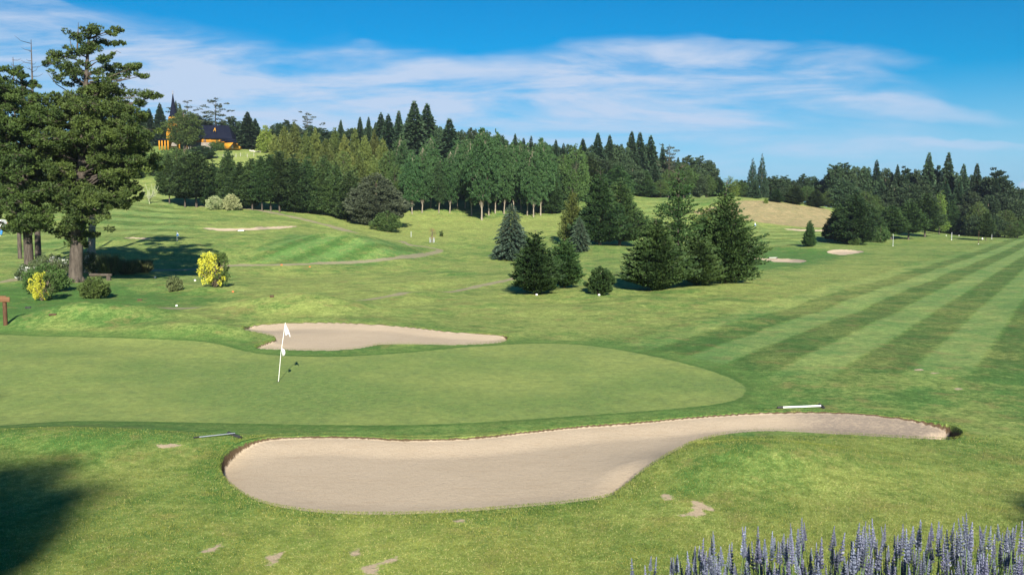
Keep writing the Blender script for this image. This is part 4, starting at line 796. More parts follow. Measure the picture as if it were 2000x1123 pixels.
def ball(g, c, s, n=10, m=7):
    V = []; Q = []
    for j in range(m + 1):
        t = pi * j / m
        for i in range(n): a = 2 * pi * i / n; V.append((c[0] + s[0] * sin(t) * cos(a), c[1] + s[1] * sin(t) * sin(a), c[2] + s[2] * cos(t)))
    for j in range(m):
        for i in range(n): Q.append((j * n + i, (j + 1) * n + i, (j + 1) * n + (i + 1) % n, j * n + (i + 1) % n))
    g.add(np.array(V), Q)
MW = flat_mat('white_paint', (.80, .80, .78), (.70, .70, .67), 20, .5); MK = flat_mat('black_rubber', (.02, .022, .025), (.04, .04, .045), 20, .7)
MAL = flat_mat('brushed_grey_metal', (.20, .23, .27), (.28, .31, .35), 30, .4, spec=.6)
MCLOTH = flat_mat('white_cloth', (.82, .82, .84), (.76, .76, .78), 8, .8)
MWOOD = flat_mat('weathered_orange_wood', (.055, .026, .013), (.10, .05, .025), 10, .8, (1, 1, .3), .004); MBOARD = flat_mat('sign_board_wood', (.12, .058, .027), (.17, .085, .040), 8, .7, (.3, 1, 2))
MBLUE = flat_mat('blue_plastic', (.03, .18, .50), (.04, .22, .58), 10, .5); MBROWN = flat_mat('brown_wood', (.05, .03, .018), (.09, .055, .03), 10, .8); MRED = flat_mat('orange_red_paint', (.50, .10, .03), (.60, .16, .05), 10, .6)
# near flagstick
def cloth(g, P0, wtop, wbot, drop, side, folds=3, amp=.05, nx=12, nz=16):
    V = []; Q = []
    for j in range(nz + 1):
        t = j / nz
        for i in range(nx + 1):
            s = i / nx; wd = wtop + (wbot - wtop) * min(1, t * 1.3) ** .8; x = side * (s * wd + .10 * t * s); zz = -t * drop * (1 - .16 * (1 - s)) - .10 * s * (1 - t) - .03 * sin(s * 9) * t
            V.append((P0[0] + x - .02 * t, P0[1] + amp * sin(s * folds * 3.1 + t * 2) * (.3 + t), P0[2] + zz))
    V = np.array(V); n = nx + 1
    for j in range(nz):
        for i in range(nx): a = j * n + i; Q.append((a, a + 1, a + n + 1, a + n))
    g.add(V, Q)
x, y = pos(543, 745, 20); z = gz(x, y); Hs = hgt(560, 630, x, y); lean = 17 / F * y
fs = empty('flagstick', (x, y, z), 0, 'near white flagstick with limp white flag leaning on the putting green', 'flagstick')
g = Geo(); g.tube([(0, 0, -.15), (lean * .42, 0, Hs * .5), (lean, 0, Hs)], [.0105, .010, .008], 8); put('pole', g, MW, fs, True)
g = Geo(); cloth(g, (lean - .012, -.01, Hs - .01), .04, .115, .47, 1); fo = put('flag', g, MCLOTH, fs, True); sm_ = fo.modifiers.new('thick', 'SOLIDIFY'); sm_.thickness = .004
g = Geo()
for k, zz in enumerate((.17, .205, .24, .275)): box(g, (lean + .045 + .004 * k, -.065, Hs - zz), (.028, .004, .018))
put('emblem', g, MK, fo)
g = Geo()
for i in range(1):
    n = 18; V = [(0, 0, 0)]; R0 = .135
    zc = Hs * .50
    pts = [(.02 + R0 * .78 * sin(pi * k / (n - 1)) , R0 * cos(pi * k / (n - 1)) * 1.0) for k in range(n)]
    V = [(lean * .45 + px + .25 * (R0 - pz) * .35, -.012, zc + pz) for px, pz in pts] + [(lean * .45 + px + .25 * (R0 - pz) * .35, .012, zc + pz) for px, pz in pts]
    Q = [(k, k + 1, n + k + 1, n + k) for k in range(n - 1)] + [(n - 1, 0, n, 2 * n - 1)]
    for k in range(n // 2 - 1): Q.append((k, n - 1 - k, n - 2 - k, k + 1)); Q.append((n + k, n + k + 1, 2 * n - 2 - k, 2 * n - 1 - k))
    g.add(np.array(V), Q)
put('pin_marker', g, MW, fs)
g = Geo(); g.tube([(0, 0, .012), (0, 0, -.1)], [.054, .054], 16); o = put('cup', g, MK); o.location = (x, y, z); tag(o, 'small round hole in the green at the foot of the near flagstick', 'golf hole')
# distant flags
def flag_far(u, vb, vt, label, colr, k=1.0):
    x, y = pos(u, vb, 80); z = gz(x, y); H = hgt(u, vt, x, y); o = empty('flagstick', (x, y, z), 0, label, 'flagstick'); g = Geo(); g.tube([(0, 0, -.1), (0, 0, H)], [.03 * k, .025 * k], 6); put('pole', g, MW, o, True)
    g = Geo(); cloth(g, (0, -.01, H), .10, .26, H * .5, 1, amp=.08); f = put('flag', g, MCLOTH, o, True); f.modifiers.new('thick', 'SOLIDIFY').thickness = .01
    if colr: g = Geo(); box(g, (.12, -.09, H * .60), (.26, .03, .28)); put('flag_patch', g, colr, f)
flag_far(346, 471, 452, 'small white and blue flag on the raised green left of centre', MBLUE)
flag_far(1474, 447, 435, 'tiny flag on the far right green below the dry hill', MBLUE, .8)
# rakes
def rake(p0, p1, h0, h1, r, mh, label, hd):
    a = np.array([*at(*p0), 0]); b = np.array([*at(*p1), 0]); c = np.array([*at(*h0), 0]); d = np.array([*at(*h1), 0])
    for q in (a, b, c, d): q[2] = gz(q[0], q[1]) + .035
    b[2] += .03; O = a.copy(); e = empty('bunker_rake', O, 0, label, 'rake', 'bunker rakes'); g = Geo(); u_ = a + (b - a) * .13; g.tube([u_ - O, b - O], [r, r], 8); put('handle', g, mh, e, True)
    g = Geo(); g.tube([a - O, u_ - O + (0, 0, .004)], [r * 1.25, r * 1.25], 8); put('grip', g, MK, e, True)
    g = Geo(); g.tube([c - O, d - O], [hd, hd], 8); ax_ = d - c; L_ = np.linalg.norm(ax_[:2])
    for k in range(9): p = c - O + ax_ * (k + .5) / 9; g.tube([p, p + np.array([-ax_[1], ax_[0], 0]) / L_ * -.07 + (0, 0, -.02)], [.009, .006], 4)
    put('rake_head', g, MK, e, True)
rake((378, 857), (459, 850.5), (446, 847), (471, 857), .015, MAL, 'grey-handled rake lying on grass left of the front bunker', .036)
rake((1518, 798), (1603, 796.5), (1600, 792), (1609, 798), .029, MW, 'thick white-handled rake lying behind the front bunker', .04)
rake((463, 451.5), (477, 451.3), (476, 450.8), (479, 451.8), .09, MW, 'distant white rake lying below the thin left bunker', .07)
rake((1500, 504), (1518, 504), (1515, 503.5), (1519, 504.5), .04, MW, 'distant white rake at the low bunker on the right', .04)
# tee markers
def marker(u, v, mat, label, s, k='ball'):
    x, y = pos(u, v); g = Geo()
    if k == 'ball': ball(g, (0, 0, s[2] * .7), s)
    else: box(g, (0, 0, s[2] * .5), s, .2); 
    nm = 'tee_marker'; o = link(nm, g.mesh(nm, mat, k == 'ball')); o.location = (x, y, gz(x, y))
    if k != 'ball': b = o.modifiers.new('bevel', 'BEVEL'); b.width = .02; b.segments = 2
    tag(o, label, 'tee marker', 'tee markers on the grass left of centre')
marker(303, 543, MW, 'white tee marker right of the pine shadow', (.11, .11, .10)); marker(381, 549, MW, 'white tee marker left of the yellow-flowered shrub', (.11, .11, .10)); marker(345, 598.5, MW, 'white tee marker above the narrow path', (.08, .08, .07))
marker(273, 587, MBROWN, 'brown and white block marker above the left mound', (.30, .16, .10), 'b'); marker(455, 571, MRED, 'orange tee marker below the yellow-flowered shrub', (.16, .14, .10), 'b')
marker(55, 602, MK, 'dark flat tee marker near the wooden sign', (.34, .18, .09), 'b'); marker(103, 616, MBROWN, 'brown flat tee marker near the narrow path', (.36, .18, .09), 'b')
marker(550, 518.5, MRED, 'orange marker just below the cart path', (.22, .2, .14), 'b'); marker(605, 522, MRED, 'orange marker right of centre below the cart path', (.2, .18, .12), 'b'); marker(531, 580.5, MBROWN, 'brown marker on the mound behind the middle bunker', (.24, .14, .12), 'b')
marker(1048, 577, MW, 'white spot marker under the bushy young tree', (.10, .10, .08)); marker(1170, 577.5, MW, 'white spot marker under the low rounded tree', (.10, .10, .08))
# signpost
x, y = pos(11, 635, 40); z = gz(x, y); H = hgt(11, 578, x, y); k = y / F; o = empty('wooden_sign', (x, y, z), 0, 'wooden signpost with an orange-brown board at the left edge', 'sign')
g = Geo(); g.tube([(0, 0, -.3), (0, 0, H * .96)], [4.2 * k, 3.8 * k], 10); put('post', g, MWOOD, o, True)
g = Geo(); box(g, (-.0 * k, -.14, H - 6.5 * k), (27 * k, .05, 10 * k)); box(g, (-1 * k, -.14, H - 0.8 * k), (15 * k, .045, 3 * k)); put('board', g, MBOARD, o, bevel=.01)
# slender posts on the right
def post(u, vb, vt, r, mat, label, cap=True, ):
    x, y = pos(u, vb, 60); H = hgt(u, vt, x, y); o = empty('marker_post', (x, y, gz(x, y)), 0, label, 'post', 'slender posts on the right fairway'); g = Geo(); g.tube([(0, 0, -.2), (0, 0, H)], [r, r * .8], 8); put('shaft', g, mat, o, True)
    if u > 1000: g = Geo(); g.tube([(0, 0, -.05), (0, 0, .15)], [r * 1.25, r * 1.2], 8); put('base', g, MW, o, True) if u > 1000 else None
MPOST = flat_mat('pale_grey_post', (.32, .35, .36), (.42, .45, .46), 5)
post(1744, 481, 457, .05, MPOST, 'pale slender post left of the other three on the right fairway'); post(1858.5, 469, 454, .075, MPOST, 'thick pale post second from the left on the right fairway')
post(1911, 477, 451, .05, MBROWN, 'dark slender post with white foot on the right fairway'); post(1937, 467, 449, .055, MPOST, 'rightmost pale post on the right fairway')
post(803, 463, 452, .06, MPOST, 'short pale stake on the dry meadow in the middle'); post(787.5, 607, 597, .035, MBLUE, 'tiny blue-tipped stake on the turf behind the middle bunker')
marker(1918.5, 468, MW, 'white rounded box marker beside the dark slender post', (.2, .18, .28))
for q in ((1848, 461), (1873, 461), (1888, 461), (1955, 464.5)): marker(*q, MW, 'tiny white marker at the foot of the right wood', (.11, .10, .16))
# guarded sapling in the meadow
x, y = pos(844, 474, 100); H = hgt(844, 446, x, y); o = empty('guarded_sapling', (x, y, gz(x, y)), 0, 'bare brown sapling inside a wooden guard in the dry meadow', 'sapling'); rg = np.random.RandomState(3)
g = Geo(); g.tube([(0, 0, -.1), (.1, 0, H * .6), (.05, 0, H)], [.09, .05, .02], 6)
for i in range(22): zz = H * rg.uniform(.3, .95); a = rg.rand() * 6.28; l = rg.uniform(.3, .8); g.tube([(.06, 0, zz), (.06 + cos(a) * l, sin(a) * l, zz + l * .5)], [.03, .012], 4)
put('trunk', g, BARK['brown'], o, True); gl = Geo(); fill(gl, rg, np.array([.1, 0, H * .62]), np.diag([.8, .8, 1.2]), 160, np.array([0, 0, .5]), .8, .16, .08, .4); put('dry_leaves', gl, flat_mat('dry_brown_leaf', (.16, .07, .035), (.24, .12, .06)), o)
for a in range(4): g = Geo(); g.tube([(.5 * cos(a * 1.57 + .6), .5 * sin(a * 1.57 + .6), -.1), (.5 * cos(a * 1.57 + .6), .5 * sin(a * 1.57 + .6), 1.0)], [.06, .05], 5); put('guard_post', g, MPOST, o, True)
bush(531, 862, 462, 451, 7, 'tiny leafy sapling right of the guarded bare sapling', ncl=14, nl=40, leaf=.3)
# log bench by the grass clumps
x, y = pos(197, 548); o = empty('log_bench', (x, y, gz(x, y)), .1, 'low log bench in the shade right of the thick pine trunk', 'bench')
g = Geo(); g.tube([(-1.0, 0, .55), (1.0, 0, .5)], [.13, .13], 8); put('seat', g, BARK['grey'], o, True)
for sx in (-.7, .7): g = Geo(); g.tube([(sx, 0, -.1), (sx, 0, .42)], [.2, .2], 8); put('leg', g, BARK['grey'], o, True)
# small red-white board seen behind the bush
x, y = pos(100, 540); H = hgt(100, 513, x, y); o = empty('notice_board', (x, y - .6, gz(x, y)), 0, 'small red and white notice board behind the dark green shrub', 'sign'); g = Geo(); box(g, (0, 0, H - .12), (.75, .06, .22)); put('board', g, flat_mat('red_white_board', (.75, .70, .66), (.55, .22, .15), 6), o)
for sx in (-.3, .3): g = Geo(); g.tube([(sx, .08, -.1), (sx, .08, H - .1)], [.03, .03], 6); put('post', g, MBROWN, o, True)
# low log rail and the parked things at the left edge
def wheel(r, w_): g = Geo(); g.tube([(0, -w_ / 2, 0), (0, w_ / 2, 0)], [r, r], 16); return g
g = Geo()
x, y = pos(0, 450, 100); x2, y2 = pos(34, 452, 100); rail = empty('log_rail', (x, y, gz(x, y)), 0, 'low dark log rail on stumps at the far left edge', 'rail')
g.tube([(-3, 0, .45), (x2 - x, y2 - y, gz(x2, y2) - gz(x, y) + .5)], [.14, .12], 7); put('log', g, MBROWN, rail, True)
for k in range(4): g = Geo(); t = k / 3; g.tube([((x2 - x) * t, (y2 - y) * t, -.2), ((x2 - x) * t, (y2 - y) * t, .5)], [.16, .16], 7); put('stump', g, MBROWN, rail, True)
def car():
    x, y = pos(-12, 448, 100); x -= .0; s = 1.0; o = empty('parked_car', (x, y, gz(x, y)), radians(2), 'white parked car cut off by the left edge, red tail light showing', 'car')
    prof = [(-2.3, .35), (2.2, .35), (2.3, .75), (2.25, 1.05), (1.9, 1.75), (1.6, 1.85), (-.6, 1.85), (-1.2, 1.15), (-2.2, 1.0)]
    me = bpy.data.meshes.new('body'); n = len(prof); V = [(a, -.9, b) for a, b in prof] + [(a, .9, b) for a, b in prof]
    me.from_pydata(V, [], [list(range(n)), list(range(2 * n - 1, n - 1, -1))] + [(i + n, (i + 1) % n + n, (i + 1) % n, i) for i in range(n)]); me.materials.append(MW); b = link('body', me, o); bv = b.modifiers.new('bevel', 'BEVEL'); bv.width = .08; bv.segments = 3
    for sy in (-.92, .92):
        for sx in (-1.4, 1.4): g = wheel(.36, .2); w_ = put('wheel', g, MK, o, True); w_.location = (sx, sy * .95, .36)
        g = Geo(); box(g, (.45, sy, 1.45), (1.9, .02, .42)); put('window', g, flat_mat('dark_glass', (.03, .04, .05), rough=.1), o)
        g = Geo(); box(g, (2.22, sy * .86, 1.1), (.14, .16, .34)); put('tail_light', g, flat_mat('red_lens', (.6, .03, .02), rough=.3), o)
car()
def bag(u, vb, col_, label):
    x, y = pos(u, vb, 100); o = empty('golf_trolley', (x, y, gz(x, y)), 0, label, 'golf trolley', 'golf trolleys at the far left edge')
    g = Geo(); g.tube([(0, 0, .25), (.25, 0, 1.15)], [.17, .20], 10); put('bag', g, col_, o, True)
    g = Geo(); g.tube([(-.1, 0, .2), (-.6, 0, 1.05)], [.02, .02], 6); put('handle', g, MK, o, True)
    for sy in (-.3, .3): g = wheel(.16, .05); w_ = put('wheel', g, MW, o, True); w_.location = (0, sy, .16)
    for k in range(4): g = Geo(); g.tube([(.22 + .05 * k, .04 * (k - 1.5), 1.1), (.28 + .05 * k, .04 * (k - 1.5), 1.4)], [.01, .03], 5); put('club', g, MAL, o, True)
bag(3, 452, MW, 'white golf bag on a trolley beside the parked car'); bag(2, 461, MBLUE, 'blue golf bag on a trolley nearest the left edge')

# ------------------------------------------------------------------ chapel on the hill
def chapel():
    D = 326.0; k = D / F; X0 = ray(399, 255)[0] * D; zb = CAMZ + ray(395, 295)[1] * D
    o = empty('chapel', (X0, D, zb), radians(4), 'orange wooden chapel with dark steep roof and tall pointed spire', 'chapel')
    MO = flat_mat('orange_timber', (.40, .175, .010), (.50, .225, .016), 1.2, .7, (1, 1, 6)); MO2 = flat_mat('pale_orange_trim', (.44, .22, .025), (.52, .27, .04), 2); MR = flat_mat('dark_slate_roof', (.006, .008, .018), (.010, .012, .024), .8, .95, spec=.05); MS = flat_mat('pale_stone', (.26, .235, .20), (.15, .13, .11), 1.6, .9)
    MG = flat_mat('dark_window_glass', (.03, .035, .05), (.05, .05, .07), 2, .3)
    u = lambda q: (q - 395) * k
    def zz(v): return (295 - v) * k
    g = Geo(); box(g, ((u(362) + u(446)) / 2, 0, (zz(281) + zz(270.6)) / 2), (u(446) - u(362), 9, zz(270.6) - zz(281))); nave = put('nave_wall', g, MO, o)
    g = Geo(); box(g, ((u(362) + u(417)) / 2, -.05, zz(281) / 2 - 1.0), (u(417) - u(362), 9.3, zz(281) + 2.0 - .02)); put('stone_base', g, MS, o)
    # steep hipped roof
    xl, xr = u(360), u(455); y0, y1 = -5.4, 5.4; ze, zr = zz(270), zz(246)
    V = np.array([(xl, y0, ze), (xr, y0, ze - .7), (xr, y1, ze - .7), (xl, y1, ze), (xl + .5, 0, zr), (u(441), 0, zr), (xl, y0, ze - .35), (xr, y0, ze - 1.0), (xr, y1, ze - 1.0), (xl, y1, ze - .35)])
    g = Geo(); g.add(V, [(0, 1, 5, 4), (1, 2, 5, 5)[:3] + (5,), (2, 3, 4, 5), (3, 0, 4, 4), (0, 6, 7, 1), (1, 7, 8, 2), (2, 8, 9, 3), (3, 9, 6, 0), (6, 9, 8, 7)])
    me = bpy.data.meshes.new('roof'); me.from_pydata([tuple(v) for v in V], [], [(0, 1, 5, 4), (1, 2, 5), (2, 3, 4, 5), (3, 0, 4), (6, 7, 1, 0), (7, 8, 2, 1), (8, 9, 3, 2), (9, 6, 0, 3), (6, 9, 8, 7)]); me.materials.append(MR); roof = link('roof', me, o)
    # small triangular dormer
    g = Geo(); yd = -3.2; zd = zz(260); g.tube([(u(418.5), yd - 1.2, zd), (u(420.5), yd - .6, zd + 1.35)], [.14, .14], 4); g.tube([(u(422.5), yd - 1.2, zd), (u(420.5), yd - .6, zd + 1.35)], [.14, .14], 4); put('dormer_frame', g, MO2, roof)
    for uw in (382, 402):
        g = Geo(); w_, h_ = 5 * k, 8 * k; prf = [(u(uw) - w_ / 2, zz(280)), (u(uw) + w_ / 2, zz(280)), (u(uw) + w_ / 2, zz(280) + h_ * .75), (u(uw) + w_ * .3, zz(280) + h_ * .95), (u(uw), zz(280) + h_), (u(uw) - w_ * .3, zz(280) + h_ * .95), (u(uw) - w_ / 2, zz(280) + h_ * .75)]
        me = bpy.data.meshes.new('window'); n = len(prf); me.from_pydata([(a, -4.62, b) for a, b in prf] + [(a, -4.4, b) for a, b in prf], [], [list(range(n)), list(range(2 * n - 1, n - 1, -1))] + [(i + n, (i + 1) % n + n, (i + 1) % n, i) for i in range(n)]); me.materials.append(MG); wn = link('window', me, o)
        g = Geo()
        for q in (-1, 0, 1): box(g, (u(uw) + q * w_ * .5, -4.68, zz(280) + h_ * .42), (.12, .1, h_ * .84))
        put('window_frame', g, MO2, wn)
    for uw in (372, 392, 412, 430): g = Geo(); box(g, (u(uw), -4.62, (zz(281) + zz(271)) / 2), (.35, .3, zz(271) - zz(281) - .02)); put('pilaster', g, MO2, o)
    # tower with bell stage and spire
    tx = u(338); g = Geo(); box(g, (tx, -1, zz(268)), (19 * k, 19 * k, (268 - 233) * 0 + zz(233) + 3)); 
    g = Geo(); wt = 15 * k
    V = []; 
    for (h, ww) in ((-2.5, 21 * k), (zz(262), 20 * k), (zz(250), 15 * k), (zz(232), 13 * k)): V += [(tx + sx * ww / 2, -1 + sy * ww / 2, h) for sx, sy in ((-1, -1), (1, -1), (1, 1), (-1, 1))]
    Q = [(j * 4 + i, j * 4 + (i + 1) % 4, j * 4 + 4 + (i + 1) % 4, j * 4 + 4 + i) for j in range(3) for i in range(4)]; g.add(np.array(V), Q); tw = put('tower', g, MO, o)
    g = Geo(); V = []
    for (h, ww) in ((zz(231), 18 * k), (zz(228), 13.5 * k), (zz(215), 9 * k), (zz(200), 4.6 * k), (zz(188), 1.0 * k)): V += [(tx + 1.2 * k + ww / 2 * cos(a), -1 + ww / 2 * sin(a), h) for a in np.arange(8) * pi / 4 + pi / 8]
    Q = [(j * 8 + i, j * 8 + (i + 1) % 8, j * 8 + 8 + (i + 1) % 8, j * 8 + 8 + i) for j in range(4) for i in range(8)]; g.add(np.array(V), Q); sp_ = put('spire', g, MR, o)
    g = Geo(); g.tube([(tx + 1.2 * k, -1, zz(190)), (tx + 1.2 * k, -1, zz(181))], [.11, .07], 6); ball(g, (tx + 1.2 * k, -1, zz(187.5)), (.3, .3, .3)); box(g, (tx + 1.2 * k, -1, zz(183)), (.8, .1, .12)); put('cross', g, flat_mat('spire_metal', (.25, .25, .28)), sp_)
    g = Geo(); box(g, (tx, -1 - 6.6 * k, zz(239)), (5 * k, .1, 7 * k)); put('louvre', g, MG, tw)
    # porch roof and posts
    xl, xr = u(320), u(348); V = np.array([(xl, -9, zz(278)), (xr + 2, -9, zz(277)), (xr + 2, -2, zz(273)), (xl + 2, -2, zz(272)), (xl, -9, zz(278) - .3), (xr + 2, -9, zz(277) - .3), (xr + 2, -2, zz(273) - .3), (xl + 2, -2, zz(272) - .3)])
    g = Geo(); g.add(V, [(0, 1, 2, 3), (7, 6, 5, 4), (0, 4, 5, 1), (1, 5, 6, 2), (2, 6, 7, 3), (3, 7, 4, 0)]); put('porch_roof', g, MR, o)
    for uw in (324, 329, 334.5, 340, 361, 375): g = Geo(); box(g, (u(uw), -8.6, zz(284) - .8), (2.2 * k, 2.2 * k, zz(278) - zz(290) + 1.6 - .4)); put('porch_post', g, MO, o)
    V = V.copy(); V[:, 0] += u(362) - u(324) ; V[:, 2] += .1; g = Geo(); g.add(V, [(0, 1, 2, 3), (7, 6, 5, 4), (0, 4, 5, 1), (1, 5, 6, 2), (2, 6, 7, 3), (3, 7, 4, 0)]); put('porch_roof', g, MR, o)
    g = Geo(); V = [(u(351) + 5 * k * cos(a), -8.8, zz(290) + 8 * k * sin(a)) for a in np.linspace(0, pi, 9)]; me = bpy.data.meshes.new('stone_arch'); V2 = [(a, -8.2, c) for a, b, c in V]
    me.from_pydata(V + V2, [], [list(range(9)), list(range(17, 8, -1))] + [(i + 9, i + 10, i + 1, i) for i in range(8)]); me.materials.append(MS); link('stone_arch', me, o)
    # annex at the right end
    g = Geo(); box(g, (u(451), -3, zz(289) + .3), (20 * k, 7, 11 * k)); put('annex_wall', g, MO, o)
    for (a, b, c, d, yy) in ((434, 463, 272.5, 279, -3), (449, 470, 278.5, 283, -6.2)):
        xl, xr = u(a), u(b); g = Geo(); V = np.array([(xl, yy - 4.5, zz(d)), (xr, yy - 4.5, zz(d) + .3), (xr - 1, yy, zz(c) + .2), (xl + 2.4, yy, zz(c)), (xl, yy - 4.5, zz(d) - .3), (xr, yy - 4.5, zz(d)), (xr - 1, yy, zz(c) - .2), (xl + 2.4, yy, zz(c) - .4)])
        g.add(V, [(0, 1, 2, 3), (7, 6, 5, 4), (0, 4, 5, 1), (1, 5, 6, 2), (2, 6, 7, 3), (3, 7, 4, 0)]); put('annex_roof', g, MR, o)
    g = Geo(); box(g, (u(456), -6.7, zz(290)), (3 * k, .1, 7 * k)); put('door', g, flat_mat('pale_door', (.7, .62, .5)), o)
    g = Geo(); box(g, (u(463), -4, zz(291)), (9 * k, 5, 6 * k)); put('side_wall', g, MO2, o)
chapel()
def big_bush_pine():
    D = 300.0; X = ray(360, 255)[0] * D; gz_ = gz(X, D); H = CAMZ + ray(367, 214)[1] * D - gz_
    gt, gc = tree_leafy(601, H, lambda t: 5.7 * (.55 + .45 * sin(pi * min(1, t * .9 + .1))) * (1 if t < .75 else 1 - (t - .75) * 2.4), H * .30, 170, (1.6, 1.4, .7), .5, 90, .4, .2, .5, spread=.7, wob=.12)
    single('pine_tree', gt, gc, 'pine', 'brown', X, D, 'broad bushy pine in front of the chapel tower', 'tree')
big_bush_pine()
# wire fence posts and a low stone wall on the slope under the chapel
MP = flat_mat('weathered_fence_post', (.5, .48, .42), (.36, .34, .28), 2)
fe = None
pts = [(412, 306), (424, 308), (436, 309), (447, 306), (461, 308), (470, 306), (483, 308), (496, 306)]
W3 = [at(u, v, 270) for u, v in pts]; x, y = W3[0]; fe = empty('wire_fence', (x, y, gz(x, y)), 0, 'pale post fence on the grass slope below the chapel', 'fence')
for a in W3: g = Geo(); g.tube([(a[0] - x, a[1] - y, gz(*a) - gz(x, y) - .2), (a[0] - x, a[1] - y, gz(*a) - gz(x, y) + 1.3)], [.07, .06], 6); put('post', g, MP, fe, True)
g = Geo()
for h in (.5, 1.0): g.tube([(a[0] - x, a[1] - y, gz(*a) - gz(x, y) + h) for a in W3], [.015] * len(W3), 4)
put('wire', g, MAL, fe)
a, b = at(488, 296, 290), at(519, 299, 290); g = Geo(); rg = np.random.RandomState(2)
for i in range(26): t = i / 25; q = a + (b - a) * t; ball(g, (q[0] - a[0], q[1] - a[1], gz(*q) - gz(*a) + .25 + rg.uniform(-.1, .1)), (rg.uniform(.25, .45), .3, rg.uniform(.25, .45)), 6, 4)
o = link('stone_wall', g.mesh('stone_wall', flat_mat('fieldstone', (.55, .52, .46), (.35, .33, .29), 2))); o.location = (*a, gz(*a)); tag(o, 'low pale stone wall on the hill right of the chapel', 'wall')

# ------------------------------------------------------------------ tree behind the camera whose shade falls on the near left, and a second at the right
for (seed, x, y, H, R, zc, lab) in ((701, -3.2, -31, 21.6, 2.4, 13.9, 'tree standing close behind and left of the viewpoint'), (702, 15.4, -10.2, 9.1, 1.5, 7.0, 'slender tree standing behind and right of the viewpoint'), (703, -11.6, -9.0, 14.5, 2.0, 5.0, 'tallest tree behind the viewpoint, farthest to the left')):
    gt, gc = tree_leafy(seed, H, p_egg(R, .5), zc, 120, (1.1, 1.0, .7), .4, 80, .2, .4, .3, spread=.7)
    single('broadleaf_tree', gt, gc, 'bush', 'brown', x, y, lab, 'tree')

# ------------------------------------------------------------------ lavender
def lavender():
    rg = np.random.RandomState(14); protos = []
    for s in range(4):
        g = Geo(); Ls = .060 + .010 * s
        for j in range(9):
            z = Ls * (j / 9.0) ** .92; r = .0034 * (1.15 - 1.0 * (j / 9) ** 1.6) ; n = 7
            for i in range(n):
                a = 6.283 * i / n + j * .5 + rg.uniform(-.2, .2); c = np.array([cos(a) * r, sin(a) * r, z + rg.uniform(-.002, .002)]); A = unit(np.array([[cos(a), sin(a), 1.0]]))
                for e in (-1, 1): g.cards(c[None] - A * .003, A, unit(np.cross(A, np.array([[e * .6, .4, 1.0]]))),   .0100 - .0006 * j, .0062 - .0004 * j, np.array([rg.rand()]))
        g.tube([(0, 0, -.01), (0, 0, Ls)], [.0016, .0012], 4)
        protos.append(g.mesh('flower_spike', L['bloom']))
    def top(u):
        return float(np.interp(u, [1225, 1300, 1380, 1500, 1560, 1700, 1800, 1880, 1960, 2050, 2300], [1100, 1074, 1050, 1030, 1022, 1030, 1022, 1010, 1020, 1030, 1012]))
    plants = [(1262, 3.3), (1345, 3.7), (1400, 3.1), (1475, 3.8), (1530, 3.2), (1610, 3.7), (1665, 3.1), (1740, 3.8), (1790, 3.2), (1860, 3.7), (1915, 3.1), (1985, 3.7), (2040, 3.2), (2110, 3.7)]
    words_ = ORD
    for i, (u, D) in enumerate(plants):
        X = ray(u, 1080)[0] * D; z0 = gz(X, D); e = empty('lavender_plant', (X, D, z0), 0, 'lavender plant, %s from the left in the bottom right corner' % words_[i], 'lavender', 'lavender plants in the near corner')
        gs_, gl = Geo(), Geo(); n = 17 if u < 1300 else 48
        for k in range(n):
            uu = u + rg.normal() * 34; 
            if uu < 1228: uu = 1228 + rg.rand() * 40
            DD = D + rg.uniform(-.28, .28); vt = top(uu) + (rg.rand() ** .8) * 125
            x, z = ray(uu, vt); tip = np.array([x * DD - X, DD - D, CAMZ + z * DD - z0]); sc = rg.uniform(.85, 1.45); base = np.array([rg.normal() * .05, rg.normal() * .05, .05])
            dr = unit(tip - base * (1, 1, .2)); d = unit(dr * .35 + np.array([rg.normal() * .09, rg.normal() * .07, 1.0])); root = tip - d * .06 * sc
            md = base + (root - base) * .55 + np.array([(root[0] - base[0]) * .12, 0, -.02]); gs_.tube([base, md, root, tip - d * .02], [  .0021, .0019, .0016, .0012], 4)
            o = link('flower_spike', protos[rg.randint(4)], e); o.location = root; o.rotation_mode = 'QUATERNION'
            from mathutils import Vector, Quaternion
            o.rotation_quaternion = Vector((0, 0, 1)).rotation_difference(Vector(tuple(d))) @ Quaternion((0, 0, 1), rg.rand() * 6.28); o.scale = (sc * 1.1, sc * 1.1, sc)
        n = 1500; a = rg.rand(n) * 6.28; r = rg.rand(n) ** .5 * .22; h = rg.uniform(.02, .56, n); C = np.column_stack([cos_(a) * r, sin_(a) * r, h]); A = unit(np.column_stack([cos_(a) * .35, sin_(a) * .35, np.ones(n)]) + rg.normal(size=(n, 3)) * .2)
        gl.cards(C, A, unit(np.cross(A, rg.normal(size=(n, 3)))), rg.uniform(.05, .12, n), .006, rg.rand(n))
        link('stems', gs_.mesh('stems', L['stem']), e); link('leaves', gl.mesh('leaves', L['stem']), e)
lavender()

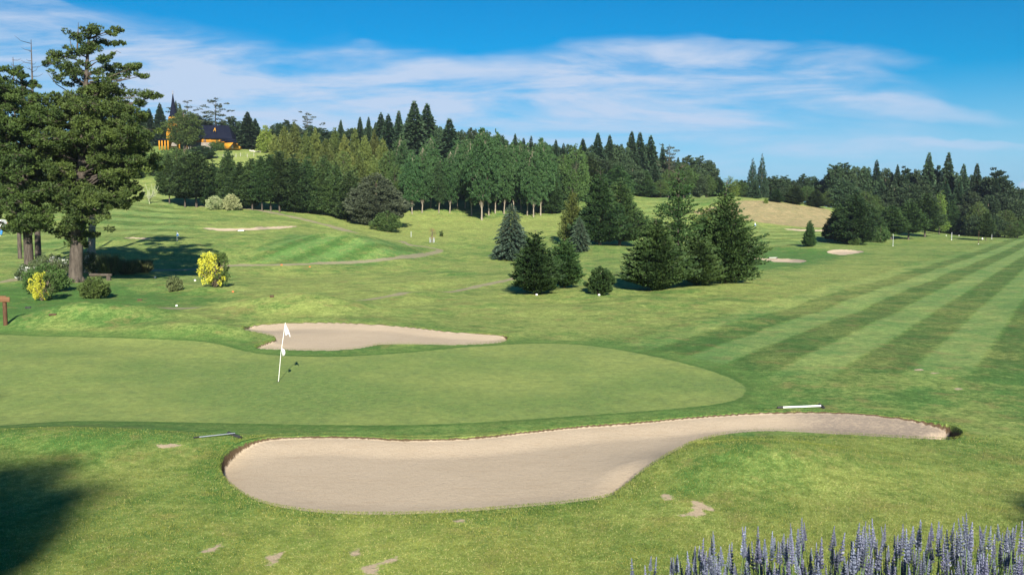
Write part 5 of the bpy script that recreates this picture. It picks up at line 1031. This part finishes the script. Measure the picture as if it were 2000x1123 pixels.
# ------------------------------------------------------------------ grass blades in the foreground
def blades():
    rg = np.random.RandomState(77); n = 420000
    v = HV + 60 + (1135 - HV - 60) * 1.0; D = 1 / rg.uniform(1 / 22.5, 1 / 13.4, n); th_ = rg.uniform(-.56, .56, n); X = D * np.tan(th_); Y = D
    keep = np.ones(n, bool)
    for P, dep, lab in BP[:1]: keep &= sdf(P, X, Y) < .02
    for P in DP: 
        m = near(P, X, Y, .2); q = np.zeros(n, bool); q[m] = sdf(P, X[m], Y[m]) > -.01; keep &= ~q
    keep &= sdf(GREEN, X, Y) < -.1
    X, Y = X[keep], Y[keep]
    n0 = len(X)                              # then a shaggy rim round the two near bunkers
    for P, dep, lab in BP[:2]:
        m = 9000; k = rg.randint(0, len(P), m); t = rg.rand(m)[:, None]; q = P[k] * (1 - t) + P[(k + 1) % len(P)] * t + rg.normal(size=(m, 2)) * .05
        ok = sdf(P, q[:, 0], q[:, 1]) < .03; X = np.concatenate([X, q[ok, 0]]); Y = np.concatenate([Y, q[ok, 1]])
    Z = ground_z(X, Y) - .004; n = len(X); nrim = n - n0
    h = rg.uniform(.018, .042, n); A = unit(np.column_stack([rg.normal(size=(n, 2)) * .55, np.ones(n)])); S = unit(np.cross(A, rg.normal(size=(n, 3))))
    C = np.column_stack([X, Y, Z]); wd = .009
    V = np.stack([C - S * wd * .5, C + S * wd * .5, C + A * h[:, None]], 1).reshape(-1, 3)
    pat = .5 + .25 * np.sin(X * 1.3 + 2 * np.sin(Y * .9)) * np.sin(Y * 1.7 + X * .4); tone = np.clip(rg.beta(2, 2.6, n) * .9 + (pat - .5) * .4, 0, 1); tone[rg.rand(n) < .06] = .97
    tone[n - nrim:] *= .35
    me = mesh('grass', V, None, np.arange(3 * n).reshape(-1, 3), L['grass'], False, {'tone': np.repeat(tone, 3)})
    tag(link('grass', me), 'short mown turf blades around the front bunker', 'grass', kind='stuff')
blades()

# ------------------------------------------------------------------ thin air that pales the far wood
g = Geo(); box(g, (0, 0, 42), (2200, 2200, 130)); hz = g.mesh('haze', None)
m_, t, b = material('thin_air'); t.n.remove(b); pv = t.new('ShaderNodeVolumePrincipled'); pv.inputs['Color'].default_value = (.72, .84, 1, 1); pv.inputs['Density'].default_value = .00012; pv.inputs['Anisotropy'].default_value = .25
t.l.new(pv.outputs[0], t.n['Material Output'].inputs['Volume']); hz.materials.clear(); hz.materials.append(m_); tag(link('haze', hz), 'thin pale air over the whole course', 'haze', kind='stuff')
